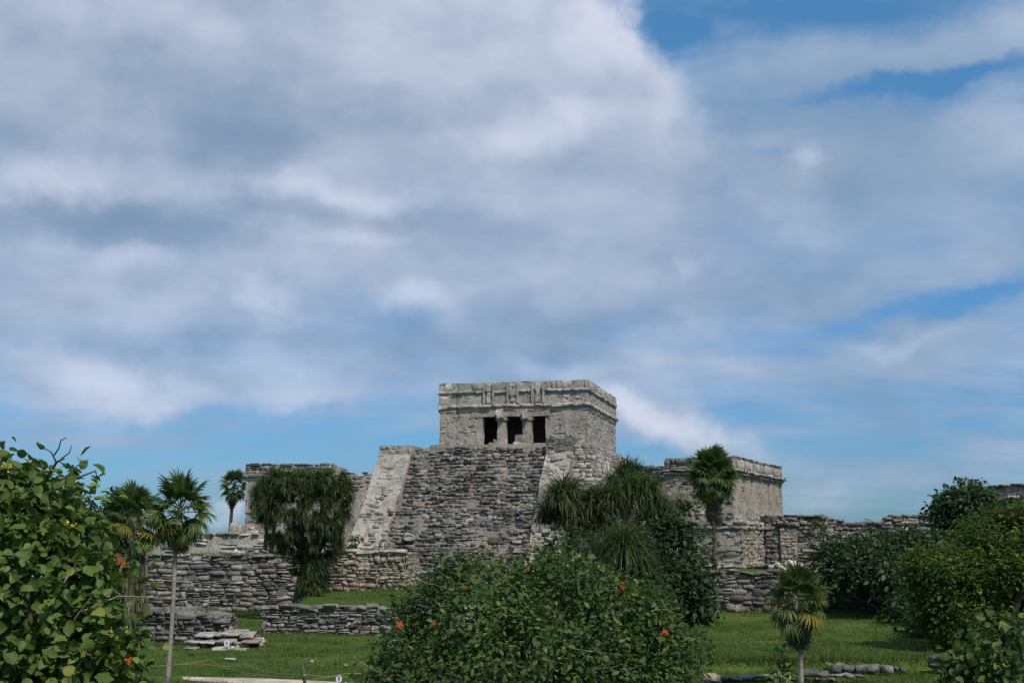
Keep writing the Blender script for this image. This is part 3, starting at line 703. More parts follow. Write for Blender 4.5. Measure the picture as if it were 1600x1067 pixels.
cornice(T, r_, -.12, 1.15, Z(823, 76), .28, .5, .35, .7, 'dark_stone'); cornice(T, r_, X(1405, 76) - W2.o.x, X(1475, 76) - W2.o.x, Z(820, 76), .2, .9, .12, .4, 'pale_stone'); cornice(T, r_, X(1395, 76) - W2.o.x, X(1475, 76) - W2.o.x, Z(829, 76), .2, 1.1, .1, .4, 'pale_stone')

# low dark retaining wall of the right-hand terrace
W3 = Frame(1095, 61, 0)
def w3z(s):
    px = 1095 + s * F / 61
    return float(np.interp(px, [1095, 1225, 1275, 1330, 1600], [0, 0, -.75, -.85, -1.0]))
block(W3, 'terrace_wall', 'dark lichen-covered wall under the annex building, facing the right-hand lawn', 'wall', X(1040, 61) - W3.o.x, X(1640, 61) - W3.o.x, 1.2, -.1, Z(893, 61), .23, .45, 'dark_stone', 41, sides='', limit=300, zf=w3z, proud=.05, wav=.04, gap=.025)
# round building at the far right
def build_far_right():
    Fr = Frame(1500, 86, 21)
    rng = random.Random(51); x1 = 9; z1 = Z(764, 86)
    T = Fr.thing('ruined_building', 'low stone building with dark cornice above the trees at the far right', 'building')
    bow = lambda s: .28 * math.sin(np.clip(s / x1, 0, 1) * math.pi)
    V, Fs = rough_box(0, x1, 0, 6, 1, z1, .4, .06, 3, 1.3); V[:, 2] += np.array([bow(a) for a in V[:, 0]]) * (V[:, 2] > 3)
    link('core', np_mesh('core', V, Fs, 'stucco'), T)
    st = wall_stones(0, x1, 2, z1 - .95, .2, .4, rng, 'pale_stone', 0, .2, .02, lambda s, z: rng.random() < .6, gap=.02, zfun=bow)
    st += wall_stones(0, x1, z1 - .7, z1 - .08, .6, .4, rng, 'weathered_stone', 0, .3, .04, gap=.03, zfun=bow, jit=.3, big=0)
    emit(T, st, 200)
    for z, h, p, m in ((z1 - .95, .24, .2, 'dark_stone'), (z1 - .1, .16, .2, 'dark_stone')):
        s = 0
        while s < x1:
            l = rng.uniform(.5, 1.); o = link('cornice_stone', stone_mesh(rng.randrange(12), m), T); o.location = (s + l / 2, .25 - p, z + h / 2 + bow(s + l / 2)); o.scale = (l * 1.03, .6, h); s += l
build_far_right()

# left annex
def build_annex_left():
    B = Frame(386, 80, 3); rng = random.Random(61)
    T = B.thing('annex_building', 'flat-topped ruined building left of the pyramid, half hidden by a shaggy palm', 'building')
    bx = lambda px: B.loc(px, 760)[0]; bz = lambda py: B.loc(450, py)[1]
    x1, x2 = bx(521), bx(600); zt1, zt2 = bz(724), bz(740)
    link('core', np_mesh('core', *rough_box(0, x1, .0, 5, 2.6, zt1 - .1, .35, .06, 3, 1.4), 'stucco'), T)
    link('wing_core', np_mesh('wing_core', *rough_box(x1 + .03, x2, .3, 5, 2.6, zt2 - .1, .35, .08, 4, 1.4), 'stucco'), T)
    st = wall_stones(0, x1, bz(741), zt1, .27, .5, rng, 'weathered_stone', -.02, .4, .06, gap=.03)
    st += wall_stones(0, x1, 2.8, bz(748), .22, .42, rng, 'pale_stone', 0, .3, .02, lambda s, z: rng.random() < .75, gap=.02)
    st += wall_stones(x1, x2, 2.8, zt2, .24, .45, rng, 'weathered_stone', .3, .3, .03, lambda s, z: rng.random() < (.95 if z > zt2 - .5 else .5), gap=.03)
    st += wall_stones(x1, x2, zt2 - .05, zt2 + .1, .15, .4, rng, 'dark_stone', .3, .4, .04, lambda s, z: rng.random() < .6)
    emit(T, st, 220)
    cornice(T, rng, -.22, x1 + .1, bz(747), .26, .7, .22, .5, 'dark_stone')
    cornice(T, rng, -.12, x1 + .1, bz(751), .15, .8, .1, .4, 'pale_stone')
    link('buttress', np_mesh('buttress', *rough_box(bx(370), 0.2, -1.2, 2, 2.6, bz(818), .3, .1, 4, 1.5), 'stucco'), T)
build_annex_left()

# terraces at the left
W4 = Frame(236, 67, 0)
block(W4, 'terrace_wall', 'long retaining wall of flat grey stones behind the slim palm, below the left annex', 'wall', 0, X(520, 67) - W4.o.x, 1.0, -.15, Z(867, 67), .23, .55, 'weathered_stone', 71, sides='', limit=300, proud=.05, wav=.05, gap=.03)
T = Frame(197, 66.5, 0).thing('plastered_pillar', 'plastered stone pier at the left end of the long retaining wall', 'pillar')
link('shaft', np_mesh('shaft', *rough_box(0, 1.22, 0, 1.5, -.2, Z(868, 67), .15, .07, 5, 2), 'stucco'), T)
W5 = Frame(514, 62, 3)
block(W5, 'bastion_wall', 'sunlit tan rubble wall with a flat coping, in front of the pyramid\'s left corner', 'wall', 0, W5.loc(633, 900)[0], 5, .6, W5.loc(600, 864)[1], .20, .33, 'tan_stone', 81, core='tan_stucco', sides='R', limit=290, proud=.045, capping=False, wav=.05, gap=.035)
cop = bpy.data.objects['bastion_wall']; cornice(cop, r_, -.1, W5.loc(633, 900)[0] + .12, W5.loc(600, 864)[1] - .02, .19, .8, .1, .7, 'pale_stone', 'coping_stone')
# terrace floors
def slab(name, x0, x1, y0, y1, z0, z1, mat, seed):
    link(name, np_mesh(name, *rough_box(x0, x1, y0, y1, z0, z1, .6, .07, seed, .9), mat, False), kind='structure')
slab('terrace_floor', X(200, 67), X(516, 67), 67.9, 90, -.5, Z(866, 67) - .04, 'lawn', 1)
slab('terrace_floor', X(516, 67) + .01, X(600, 66), 63, 90, -.5, W5.loc(600, 864)[1] - .05, 'lawn', 2)
slab('terrace_floor', X(1040, 61), X(1640, 61), 62, 90, -.5, Z(893, 61) - .75, 'lawn', 3)
slab('terrace_floor', X(1040, 61), X(1235, 61), 61.9, 90, -.4, Z(893, 61) - .06, 'lawn', 4)
W6 = Frame(200, 75, 0)
block(W6, 'low_wall', 'long low wall at the back of the left terrace, in front of the annex', 'wall', 0, X(600, 75) - W6.o.x, 3.0, 2.6, Z(834, 75), .3, .8, 'pale_stone', 91, core='stucco', sides='', limit=200, wav=.02, proud=.03, fill=.4)
W7 = Frame(344, 46.6, 0)
T = block(W7, 'garden_wall', 'squat mossy wall with a rounded end, behind the slim palm trunk', 'wall', -5.2, 0, 3.6, -.1, 1.08, .17, .36, 'dark_stone', 101, sides='R', limit=160, proud=.06, wav=.03, amp=.1, zf=lambda s: .08 * math.sin(s * 1.9) - .22 * max(0, 1 + s / .8) ** 2 if s > -.8 else .08 * math.sin(s * 1.9))
W8 = Frame(416, 51, -1)
block(W8, 'garden_wall', 'low dry-stone wall of pale flat stones edging the lawn left of the big bush', 'wall', 0, 8.5, .9, -.1, 1.06, .14, .34, 'weathered_stone', 111, core='mortar', sides='L', limit=300, proud=.06, wav=.03, gap=.03, jit=1.2)

# three shallow stone steps with fallen slabs
def build_steps():
    T = thing('stone_steps', 'small flight of worn flat stone steps in the grass beside the low wall', 'steps', (X(312, 45), 44.6, 0))
    rng = random.Random(7); W = X(405, 45) - X(312, 45)
    for i, (y, z, a, b) in enumerate(((-1.6, .02, .1, .97), (-.95, .19, .02, 1.0), (-.2, .38, .12, .98))):
        s = W * a
        while s < W * b:
            l = rng.uniform(.28, .7); o = link('slab', stone_mesh(rng.randrange(12), 'pale_stone' if rng.random() < .8 else 'tan_stone'), T)
            o.location = (s + l / 2, y + .35 + rng.gauss(0, .07), z + .06 + rng.gauss(0, .025)); o.scale = (l * 1.02, .95 + .5 * (i == 2), rng.uniform(.08, .13)); o.rotation_euler = (rng.gauss(.02, .03), rng.gauss(0, .02), rng.gauss(0, .08)); s += l
        s = W * a + .1
        while s < W * b - .2:
            l = rng.uniform(.2, .4); o = link('stone', stone_mesh(rng.randrange(12), 'weathered_stone'), T); o.location = (s + l / 2, y + .25, z - .05); o.scale = (l, .5, .16); s += l * 1.3
    V, Fs = merge([rough_box(.15, W * .97, -1.3, 1.2, -.3, .02, .15, .05, 4, 2), rough_box(.1, W, -.7, 1.3, -.3, .2, .15, .05, 5, 2), rough_box(.35, W * 1.0, .0, 1.4, -.3, .38, .15, .06, 6, 2)])
    link('fill', np_mesh('fill', V, Fs, 'mortar'), T)
    for k in range(9):
        o = link('stone', stone_mesh(rng.randrange(12), 'tan_stone'), T); o.location = (W * rng.uniform(.8, 1.15), rng.uniform(-.3, .8), .33 - .03 * k); o.scale = (rng.uniform(.3, .6), .35, .12); o.rotation_euler = (.1, rng.uniform(-.1, .25), rng.uniform(-1, 1))
build_steps()

# row of loose stones along the right-hand lawn
def build_rock_row():
    rng = random.Random(17)
    for (a, b, Y, lab, hm) in ((1262, 1500, 36.1, 'broken row of grey stones edging the lawn right of the short palm', .36), (1095, 1312, 34.3, 'half-buried line of flat stones in front of the short palm', .15)):
        T = thing('stone_edging', lab, 'stone row', (X(a, Y), Y, 0)); W = X(b, Y) - X(a, Y); s = 0
        while s < W:
            l = rng.uniform(.16, .5); h = min(hm * rng.uniform(.5, 1.25), l * .9)
            if rng.random() < .95:
                o = link('stone', stone_mesh(rng.randrange(12), rng.choice(['weathered_stone', 'dark_stone', 'dark_stone', 'weathered_stone'])), T)
                o.location = (s + l / 2, rng.uniform(-.12, .12) - .3, g1(X(a, Y) + s, Y - .4) + h * .35 + .07 + (.10 if s > 2.2 else 0)); o.scale = (l, rng.uniform(.3, .5), h)
                o.rotation_euler = (rng.gauss(0, .12), rng.gauss(0, .1), rng.gauss(0, .3))
                if rng.random() < .55: 
                    o = link('stone', stone_mesh(rng.randrange(12), 'weathered_stone'), T); o.location = (s + l / 2, .2, g1(X(a, Y) + s, Y - .4) + h * .8); o.scale = (l * .7, .3, h * .5); o.rotation_euler = (.1, rng.gauss(0, .2), rng.gauss(0, .5))
            s += l * .95
    T = thing('boulder', 'reddish brown boulder at the foot of the big bush, left of the short palm', 'boulder', (X(1103, 34), 34, 0))
    bm = bmesh.new(); bmesh.ops.create_icosphere(bm, subdivisions=3, radius=1); V = np.array([tuple(v.co) for v in bm.verts]); f = np.array([[v.index for v in q.verts] for q in bm.faces]); bm.free()
    V = V * (1 + .22 * fbm(V * 1.3 + 4, 3, 3))[:, None] * np.array([.32, .26, .17]) + np.array([0, 0, .08]); link('rock', np_mesh('rock', V, f, 'tan_stone'), T)
build_rock_row()

# pale rubble on the terraces
def build_rubble():
    rng = random.Random(23)
    for a, b, Y, py, n, lab in ((375, 470, 68.6, 860, 26, 'scatter of white rubble on the left terrace beside the twin trunks'), (520, 552, 66, 853, 12, 'heap of bluish white rubble at the foot of the pyramid\'s left balustrade'), (1200, 1246, 62.4, 882, 16, 'white rubble on the terrace edge above the short palm')):
        T = thing('rubble_heap', lab, 'rubble', (X((a + b) / 2, Y), Y, Z(py + 7, Y)))
        for k in range(n):
            o = link('stone', stone_mesh(rng.randrange(12), 'rubble_white' if rng.random() < .75 else 'pale_stone'), T)
            w = (X(b, Y) - X(a, Y)) / 2; o.location = (rng.uniform(-w, w), rng.uniform(-.5, .6), rng.uniform(0, .28)); o.scale = (rng.uniform(.2, .55), rng.uniform(.2, .4), rng.uniform(.1, .25)); o.rotation_euler = [rng.gauss(0, .35) for _ in range(3)]
build_rubble()

# small things by the path
def build_small():
    def sign(px, py, Y, lab, s, z0, glyph):
        T = thing('marker_sign', lab, 'sign', (X(px, Y), Y, z0), R(4)); w = .085 * s; h = .095 * s
        bm = bmesh.new(); bmesh.ops.create_cube(bm, size=1); bmesh.ops.scale(bm, vec=(2 * w, .02, 2 * h), verts=bm.verts); bmesh.ops.translate(bm, vec=(0, 0, h + .06), verts=bm.verts)
        bmesh.ops.bevel(bm, geom=[e for e in bm.edges if abs(e.verts[0].co.y - e.verts[1].co.y) > .01], offset=.02, segments=2, affect='EDGES')
        me = bpy.data.meshes.new('plate'); bm.to_mesh(me); bm.free(); me.materials.append(MATS['sign_white']); link('plate', me, T)
        V, Fs = merge([tube([Vector((x0 * w, -.016, h + .06 + z0_ * h)), Vector((x1 * w, -.016, h + .06 + z1_ * h))], .008 * s, 5) for x0, z0_, x1, z1_ in glyph])
        link('symbol', np_mesh('symbol', V, Fs, 'sign_ink'), T)
        link('stake', np_mesh('stake', *tube([(0, .02, -.1), (0, .02, .09)], .015, 6), 'post_paint'), T)
    sign(365, 1000, 43.0, 'small white marker plate leaning on the stone steps', 1.0, .14, [(-.35, .1, .1, -.2), (.1, -.2, .4, .15), (-.3, .35, .2, .3), (.1, -.2, -.1, -.45), (-.1, .5, 0, .2)])
    sign(537, 1053, 33.4, 'small white marker plate at the edge of the sandy path', .85, .02, [(-.4, -.4, .0, .5), (0, .5, .4, -.4), (-.4, -.4, .4, -.4), (0, .1, 0, -.15)])
    T = thing('rope_post', 'leaning dark green post holding the rope beside the sandy path', 'post', (X(487, 31), 31, 0))
    link('shaft', np_mesh('shaft', *tube([(.02, 0, -.1), (-.03, 0, .35), (-.085, 0, .70)], [.045, .042, .04], 8), 'post_paint', True), T)
    link('collar', np_mesh('collar', *tube([(-.04, 0, .44), (-.047, 0, .5)], .052, 8), 'rope', True), T)
    def rope(pts, lab):
        P = []
        for i in range(len(pts) - 1):
            a, b = Vector(pts[i]), Vector(pts[i + 1])
            for k in range(10):
                t = k / 10; p = a.lerp(b, t); p.z -= .12 * math.sin(math.pi * t) * min(1, (b - a).length / 5); P.append(p)
        P.append(Vector(pts[-1])); o = link('rope', np_mesh('rope', *tube(P, .011, 5), 'rope', True)); tag(o, lab, 'rope')
    pt = Vector((X(483.5, 31), 30.98, .5))
    rope([at(150, 1037, 36), at(310, 1036, 36), at(385, 1038, 34), pt, at(540, 1052, 33.2) , at(640, 1042, 34)], 'upper thin yellow-green rope strung across the lawn to the post')
    rope([at(150, 1044, 33), at(330, 1030, 35), at(350, 1042, 34), pt - Vector((0, 0, .05)), at(520, 1053, 33) - Vector((0, 0, .05)), at(650, 1048, 33)], 'lower sagging rope strung across the lawn to the post')
    for i, (px, py, lab) in enumerate(((495, 1029, 'small white scrap lying on the lawn above the rope'), (548, 1035, 'tiny pale stone on the lawn beside the big bush'), (371, 1026, 'pale flat stone in the grass below the steps'), (345, 1063, 'white stone at the near edge of the sandy path'))):
        Y = EYE * F / (py - 845); o = link('pebble', stone_mesh(i, 'rubble_white')); o.location = (X(px, Y), Y, g1(X(px, Y), Y) + .06); o.scale = (.10, .09, .05) if i != 2 else (.35, .2, .05); tag(o, lab, 'stone')
build_small()

# ------------------------------------------------------------------ vegetation
def leaf_tpl(kind):
    if kind == 'broad':      # ovate, slightly cupped, 10 tris
        xs = [0, .30, .40, .36, .2]; ys = [0, .14, .36, .62, .84]
        mid = [(0, 0, 0), (0, .36, -.05), (0, .66, -.06), (0, 1.0, -.16)]
        L = [(-x, y, .09 - .12 * (y > .7)) for x, y in zip(xs[1:], ys[1:])]; Rr = [(x, y, .09 - .12 * (y > .7)) for x, y in zip(xs[1:], ys[1:])]
        V = mid + L + Rr      # 0..3 mid, 4..7 L, 8..11 R
        q = [(0, 1, 5, 4), (1, 2, 6, 5), (2, 3, 7, 6), (0, 8, 9, 1), (1, 9, 10, 2), (2, 10, 11, 3)]
        return np.array(V, float), np.array(q)
    if kind == 'oval':
        V = [(0, 0, 0), (-.26, .4, .07), (0, .5, -.03), (.26, .4, .07), (-.17, .78, .03), (.17, .78, .03), (0, 1, -.08)]
        return np.array(V, float), np.array([(0, 2, 1, 1)]) if 0 else np.array([(0, 2, 4, 1), (0, 3, 5, 2), (2, 5, 6, 4)])
TPL = {k: leaf_tpl(k) for k in ('broad', 'oval')}
def nrm(a): return a / np.maximum(np.linalg.norm(a, axis=1, keepdims=True), 1e-9)
def leaf_mesh(P, N, Tn, S, kind):
    V0, F0 = TPL[kind]; N = nrm(N); Tn = nrm(Tn - (Tn * N).sum(1, keepdims=True) * N); Xa = np.cross(Tn, N)
    V = P[:, None] + S[:, None, None] * (V0[None, :, 0:1] * Xa[:, None] + V0[None, :, 1:2] * Tn[:, None] + V0[None, :, 2:3] * N[:, None])
    F = (F0[None] + (np.arange(len(P)) * len(V0))[:, None, None]).reshape(-1, F0.shape[1])
    return V.reshape(-1, 3), F
def lump(px, py, rx, ry, Y, ry_depth=None):
    c = at(px, py, Y); k = Y / F
    return np.array([c.x, c.y, c.z]), np.array([rx * k, (ry_depth if ry_depth else rx) * k, ry * k])
def crown_points(lumps, ncl, per, rc, seed, gap=-.25, gapscale=1.2, inner=.15, zmin=None):
    rs = np.random.RandomState(seed)
    A = np.array([r[0] * r[2] + r[0] * r[1] + r[1] * r[2] for c, r in lumps]); pick = rs.choice(len(lumps), ncl * 2, p=A / A.sum())
    d = nrm(rs.normal(size=(ncl * 2, 3))); d[:, 2] = np.where(rs.rand(len(d)) < .35, np.abs(d[:, 2]), d[:, 2])
    rad = np.where(rs.rand(len(d)) < inner, rs.uniform(.35, .8, len(d)), rs.uniform(.82, 1.06, len(d)))
    Cc = np.array([lumps[i][0] for i in pick]); Rr = np.array([lumps[i][1] for i in pick])
    P = Cc + d * Rr * rad[:, None]
    keep = fbm(P * gapscale, seed, 3) > gap
    # drop clusters buried inside another lump
    for c, r in lumps: keep &= ((((P - c) / r) ** 2).sum(1) > .5) | (rs.rand(len(P)) < .25)
    if zmin is not None: keep &= P[:, 2] > zmin
    P, d = P[keep][:ncl], d[keep][:ncl]
    Q = np.repeat(P, per, 0) + rs.normal(size=(len(P) * per, 3)) * rc; D = np.repeat(d, per, 0)
    rel = Q - np.repeat(P, per, 0)
    return P, d, Q, D, rel, rs
def crown_leaves(lumps, ncl, per, rc, size, seed, kind='oval', gap=-.25, gapscale=1.2, up=.6, inner=.15, zmin=None, jitter=.55):
    P, d, Q, D, rel, rs = crown_points(lumps, ncl, per, rc, seed, gap, gapscale, inner, zmin); n = len(Q)
    N = D * .55 + np.array([0, 0, up]) + rs.normal(size=(n, 3)) * jitter
    Tn = nrm(rel) * .8 + D * .5 + np.array([0, 0, -.25]) + rs.normal(size=(n, 3)) * .4
    S = size * np.exp(np.clip(rs.normal(size=n), -2, 1.8) * .24)
    return P, d, Q, N, Tn, S, rs
def branches(base, tips, seed, r0=.09, r1=.008, mid=.35, seg=5, bend=.25):
    rs = random.Random(seed); L = []; base = Vector(base)
    for tpt in tips:
        t = Vector(tpt); d = t - base; a = base + d * .35 + Vector((0, 0, d.length * .12)) + Vector([rs.gauss(0, 1) for _ in range(3)]) * d.length * bend * .3
        b = base + d * .7 + Vector((0, 0, d.length * .08)) + Vector([rs.gauss(0, 1) for _ in range(3)]) * d.length * bend * .25
        pts = []
        for k in range(7):
            u = k / 6; pts.append(base * (1 - u) ** 3 + a * 3 * u * (1 - u) ** 2 + b * 3 * u * u * (1 - u) + t * u ** 3)
        L.append(tube(pts, [r0 + (r1 - r0) * (k / 6) ** .7 for k in range(7)], seg, False))
    return merge(L)
def in_frame(P, m=25):
    """pixel coordinates of points (used to tell which leaves show)"""
    x, y, z = P[:, 0], P[:, 1], P[:, 2] - EYE
    dep = y * _c + z * _s; v = (-y * _s + z * _c) / dep; u = x / dep
    px, py = 800 + F * u, 533.5 - F * v
    return px, py, (px > -m) & (px < 1600 + m) & (py < 1067 + m) & (dep > 0)
_LM = {}
def leaf_objects(T, P, N, Tn, S, idx, kind, mat, name='leaf'):
    N = nrm(N); Tn = nrm(Tn - (Tn * N).sum(1, keepdims=True) * N); Xa = np.cross(Tn, N)
    if (kind, mat) not in _LM: _LM[(kind, mat)] = np_mesh('leaf', *TPL[kind], mat)
    inv = T.location
    for i in idx:
        M = Matrix(((Xa[i][0], Tn[i][0], N[i][0]), (Xa[i][1], Tn[i][1], N[i][1]), (Xa[i][2], Tn[i][2], N[i][2])))
        o = link(name, _LM[(kind, mat)], T); o.location = Vector(P[i]) - inv; o.rotation_euler = M.to_euler(); o.scale = (S[i],) * 3
def local(V, T): return np.asarray(V) - np.array(T.location)
def flower(T, p, s, mat='petal', n=9, seed=0):
    rs = np.random.RandomState(seed); P = np.tile(np.array(p), (n * 3, 1)) + rs.normal(size=(n * 3, 3)) * s * .45
    d = nrm(rs.normal(size=(n * 3, 3)) + np.array([0, -1., .5])); tn = nrm(rs.normal(size=(n * 3, 3)))
    V, Fc = leaf_mesh(P, d, tn, np.full(n * 3, s * .95), 'oval'); link('flower', np_mesh('flower', local(V, T), Fc, mat), T)

def bush(name, label, cat, base, lumps, ncl, per, rc, size, seed, mat, kind='oval', nobj=0, flowers=(), buds=(), twigs=0, trunk='bark', r0=.09, ntips=60, twigmat='twig', extra=(), **kw):
    T = thing(name, label, cat, base)
    P, d, Q, N, Tn, S, rs = crown_leaves(lumps, ncl, per, rc, size, seed, kind, **kw)
    if extra:
        E = [crown_leaves(l, n_, per, rc, size, seed + 7 + i, kind, gap=-9, inner=0) for i, (l, n_) in enumerate(extra)]
        Q = np.concatenate([Q] + [e[2] for e in E]); N = np.concatenate([N] + [e[3] for e in E]); Tn = np.concatenate([Tn] + [e[4] for e in E]); S = np.concatenate([S] + [e[5] for e in E])
    mask = np.zeros(len(Q), bool)
    if nobj:
        px, py, ok = in_frame(Q, -4)
        # nearest leaves that nothing of the bush hides: bin by picture cell, keep the front one
        cell = {}
        for i in np.where(ok)[0]:
            key = (int(px[i] // 9), int(py[i] // 9))
            if key not in cell or Q[i, 1] < Q[cell[key], 1]: cell[key] = i
        cand = sorted(set(cell.values()), key=lambda i: -S[i] / Q[i, 1] * (.6 + abs(nrm(N[i:i + 1])[0, 1]) * .4))[:nobj]
        mask[cand] = True; leaf_objects(T, Q, N, Tn, S, cand, kind, mat)
    V, Fc = leaf_mesh(Q[~mask], N[~mask], Tn[~mask], S[~mask], kind)
    link('foliage', np_mesh('foliage', local(V, T), Fc, mat), T, kind='stuff')
    tips = P[rs.choice(len(P), min(ntips, len(P)), replace=False)]
    V, Fc = branches(base, tips, seed, r0)
    link('branches', np_mesh('branches', local(V, T), Fc, trunk, True), T)
    if twigs:
        src = P[rs.choice(len(P), twigs)]; L = []
        for p in src:
            p = Vector(p); dd = Vector(rs.normal(size=3)); dd.z = abs(dd.z) * .5; dd.normalize(); l = rs.uniform(.3, .8)
            q = p + dd * l * .5 + Vector(rs.normal(size=3)) * .07; L.append(tube([p, q, q + dd * l * .5 + Vector(rs.normal(size=3)) * .1], [.009, .007, .003], 4, False))
        V, Fc = merge(L); link('twigs', np_mesh('twigs', local(V, T), Fc, twigmat, True), T, kind='stuff')
    for i, (p, s) in enumerate(flowers): flower(T, p, s, 'petal', 8, i + seed)
    for i, (p, s) in enumerate(buds): flower(T, p, s, 'yellow_bud', 4, i + seed + 50)
    return T

# tall broad-leaved bush in the left foreground
def front_bush():
    Yb = 12.5
    lumps = [lump(0, 818, 105, 80, Yb), lump(-60, 830, 130, 100, Yb + .4), lump(85, 890, 64, 75, Yb), lump(40, 960, 108, 110, Yb - .5), lump(118, 1010, 50, 75, Yb - .7), lump(-40, 1000, 120, 120, Yb - .4), lump(85, 1090, 115, 100, Yb - .5), lump(20, 1180, 170, 130, Yb), lump(125, 915, 34, 50, Yb + .2), lump(90, 815, 42, 32, Yb + .3), lump(2, 762, 40, 32, Yb + .2), lump(-80, 1150, 170, 140, Yb)]
    k = lambda px, py, Y=Yb - .6: tuple(at(px, py, Y))
    fl = [(k(190, 877), .032), (k(201, 1031, Yb - 1.1), .032), (k(181, 867), .016)]
    bd = [(k(14, 728), .04), (k(112, 821), .035), (k(172, 985), .035), (k(184, 1010), .03), (k(96, 846), .035), (k(198, 985), .035)]
    T = bush('cordia_bush', 'tall bush with broad bright leaves and orange flowers filling the left edge', 'bush', (X(20, Yb), Yb, 0), lumps, 1650, 6, .12, .102, 201, 'cordia_leaf', 'broad', 300, fl, bd, 26, r0=.07, gap=-.35, gapscale=1.6, up=.45, inner=.3, jitter=.5,
             extra=[([lump(112, 747, 20, 5, Yb)], 6), ([lump(88, 772, 16, 16, Yb)], 8), ([lump(190, 890, 22, 14, Yb - .3)], 8), ([lump(175, 905, 18, 24, Yb - .3)], 8), ([lump(185, 1020, 22, 34, Yb - .9)], 14), ([lump(212, 1055, 18, 30, Yb - .9)], 5)])
    L = []
    for pts, r in [([(60, 790), (72, 750), (88, 722), (100, 716)], .018), ([(88, 722), (80, 706), (62, 696)], .009), ([(84, 712), (92, 700), (95, 688), (103, 684)], .008), ([(70, 752), (100, 748), (125, 745), (150, 735)], .013), ([(100, 748), (120, 728), (138, 718)], .008), ([(96, 716), (108, 708), (112, 696)], .007), ([(100, 780), (130, 778), (160, 800)], .01), ([(150, 870), (175, 874), (190, 880)], .01)]:
        P = [at(a, b, Yb - .05 * i) for i, (a, b) in enumerate(pts)]; V, Fc = tube(P, [r * (1 - .5 * i / len(P)) for i in range(len(P))], 5); link('bare_branch', np_mesh('bare_branch', local(V, T), Fc, 'bark', True), T)
front_bush()

# big flowering bush in the middle
def middle_bush():
    Y = 24
    lumps = [lump(740, 972, 115, 80, Y), lump(880, 952, 112, 66, Y + .8), lump(672, 1035, 80, 68, Y - .3), lump(820, 1040, 140, 80, Y - .8), lump(960, 1000, 110, 75, Y), lump(1030, 1045, 56, 60, Y - .3), lump(655, 1085, 70, 66, Y), lump(760, 912, 66, 34, Y + .4), lump(870, 908, 56, 25, Y + .8), lump(1000, 960, 55, 40, Y + .3), lump(720, 1110, 160, 90, Y - .8), lump(950, 1110, 150, 80, Y - .6), lump(700, 915, 26, 28, Y), lump(662, 972, 36, 36, Y)]
    k = lambda px, py, Yy=Y - 1.6: tuple(at(px, py, Yy))
    fl = [(k(624, 976), .055), (k(1040, 988), .05), (k(728, 917), .03), (k(824, 889), .03), (k(973, 917, Y - .8), .04), (k(678, 973), .03), (k(963, 980), .02), (k(700, 890, Y), .035), (k(791, 866, Y), .035)]
    bd = [(k(712, 864, Y), .05), (k(893, 878, Y), .06), (k(904, 868, Y), .035), (k(829, 1028), .045), (k(778, 942), .03), (k(875, 862, Y), .04)]
    bush('cordia_bush', 'wide dense green bush with bare twigs and few red-orange flowers, in front of the stairway', 'bush', (X(830, Y), Y, 0), lumps, 3500, 7, .13, .115, 211, 'shrub_leaf', 'oval', 300, fl, bd, 130, r0=.06, ntips=80, gap=-.26, gapscale=1.3, up=.5, inner=.22,
         extra=[([lump(1030, 1045, 52, 56, Y - .3)], 230), ([lump(975, 1000, 80, 55, Y)], 260), ([lump(1000, 965, 40, 30, Y + .3)], 70), ([lump(985, 1060, 90, 50, Y - .5)], 200), ([lump(712, 885, 14, 24, Y)], 14), ([lump(890, 880, 25, 14, Y)], 12), ([lump(840, 880, 18, 10, Y)], 8), ([lump(735, 885, 24, 10, Y)], 8), ([lump(985, 935, 30, 14, Y)], 10)])
middle_bush()

# ---------------- fan palms
FR = {}
def frond_mesh(k, mat, drop, fine):
    key = (k, mat, drop, fine)
    if key in FR: return FR[key]
    rs = random.Random(300 + k); L = []
    n = 26 if fine else 18; pet = .52
    L.append(tube([(0, 0, 0), (pet * .5, 0, .03 - drop * .03), (pet, 0, -drop * .06)], [.014, .011, .009], 4, False))
    for i in range(n):
        th = -2.25 + 4.5 * (i + .5) / n + rs.uniform(-.04, .04); l = .50 * (1 - .18 * abs(th) / 2.25) * rs.uniform(.85, 1.08)
        d = np.array([math.cos(th), math.sin(th), 0]); pd = np.array([-math.sin(th), math.cos(th), 0]); w = .027 if fine else .034
        dr = drop * rs.uniform(.7, 1.3); o = np.array([pet, 0, -drop * .06]); V = []
        for u, ww in ((0.02, .3), (.35, 1), (.7, .75), (1, .08)):
            c = o + d * l * u * (1 - .25 * dr * u * u) + np.array([0, 0, -dr * l * u * u * .75]) 
            V += [c - pd * w * ww + np.array([0, 0, .010 * ww]), c + np.array([0, 0, -.008 * ww]), c + pd * w * ww + np.array([0, 0, .010 * ww])]
        f = [(3 * j + a, 3 * j + a + 1, 3 * j + a + 4, 3 * j + a + 3) for j in range(3) for a in (0, 1)]
        L.append((np.array(V), np.array(f)))
    V, Fc = merge(L); FR[key] = np_mesh('frond', V, Fc, mat); return FR[key]
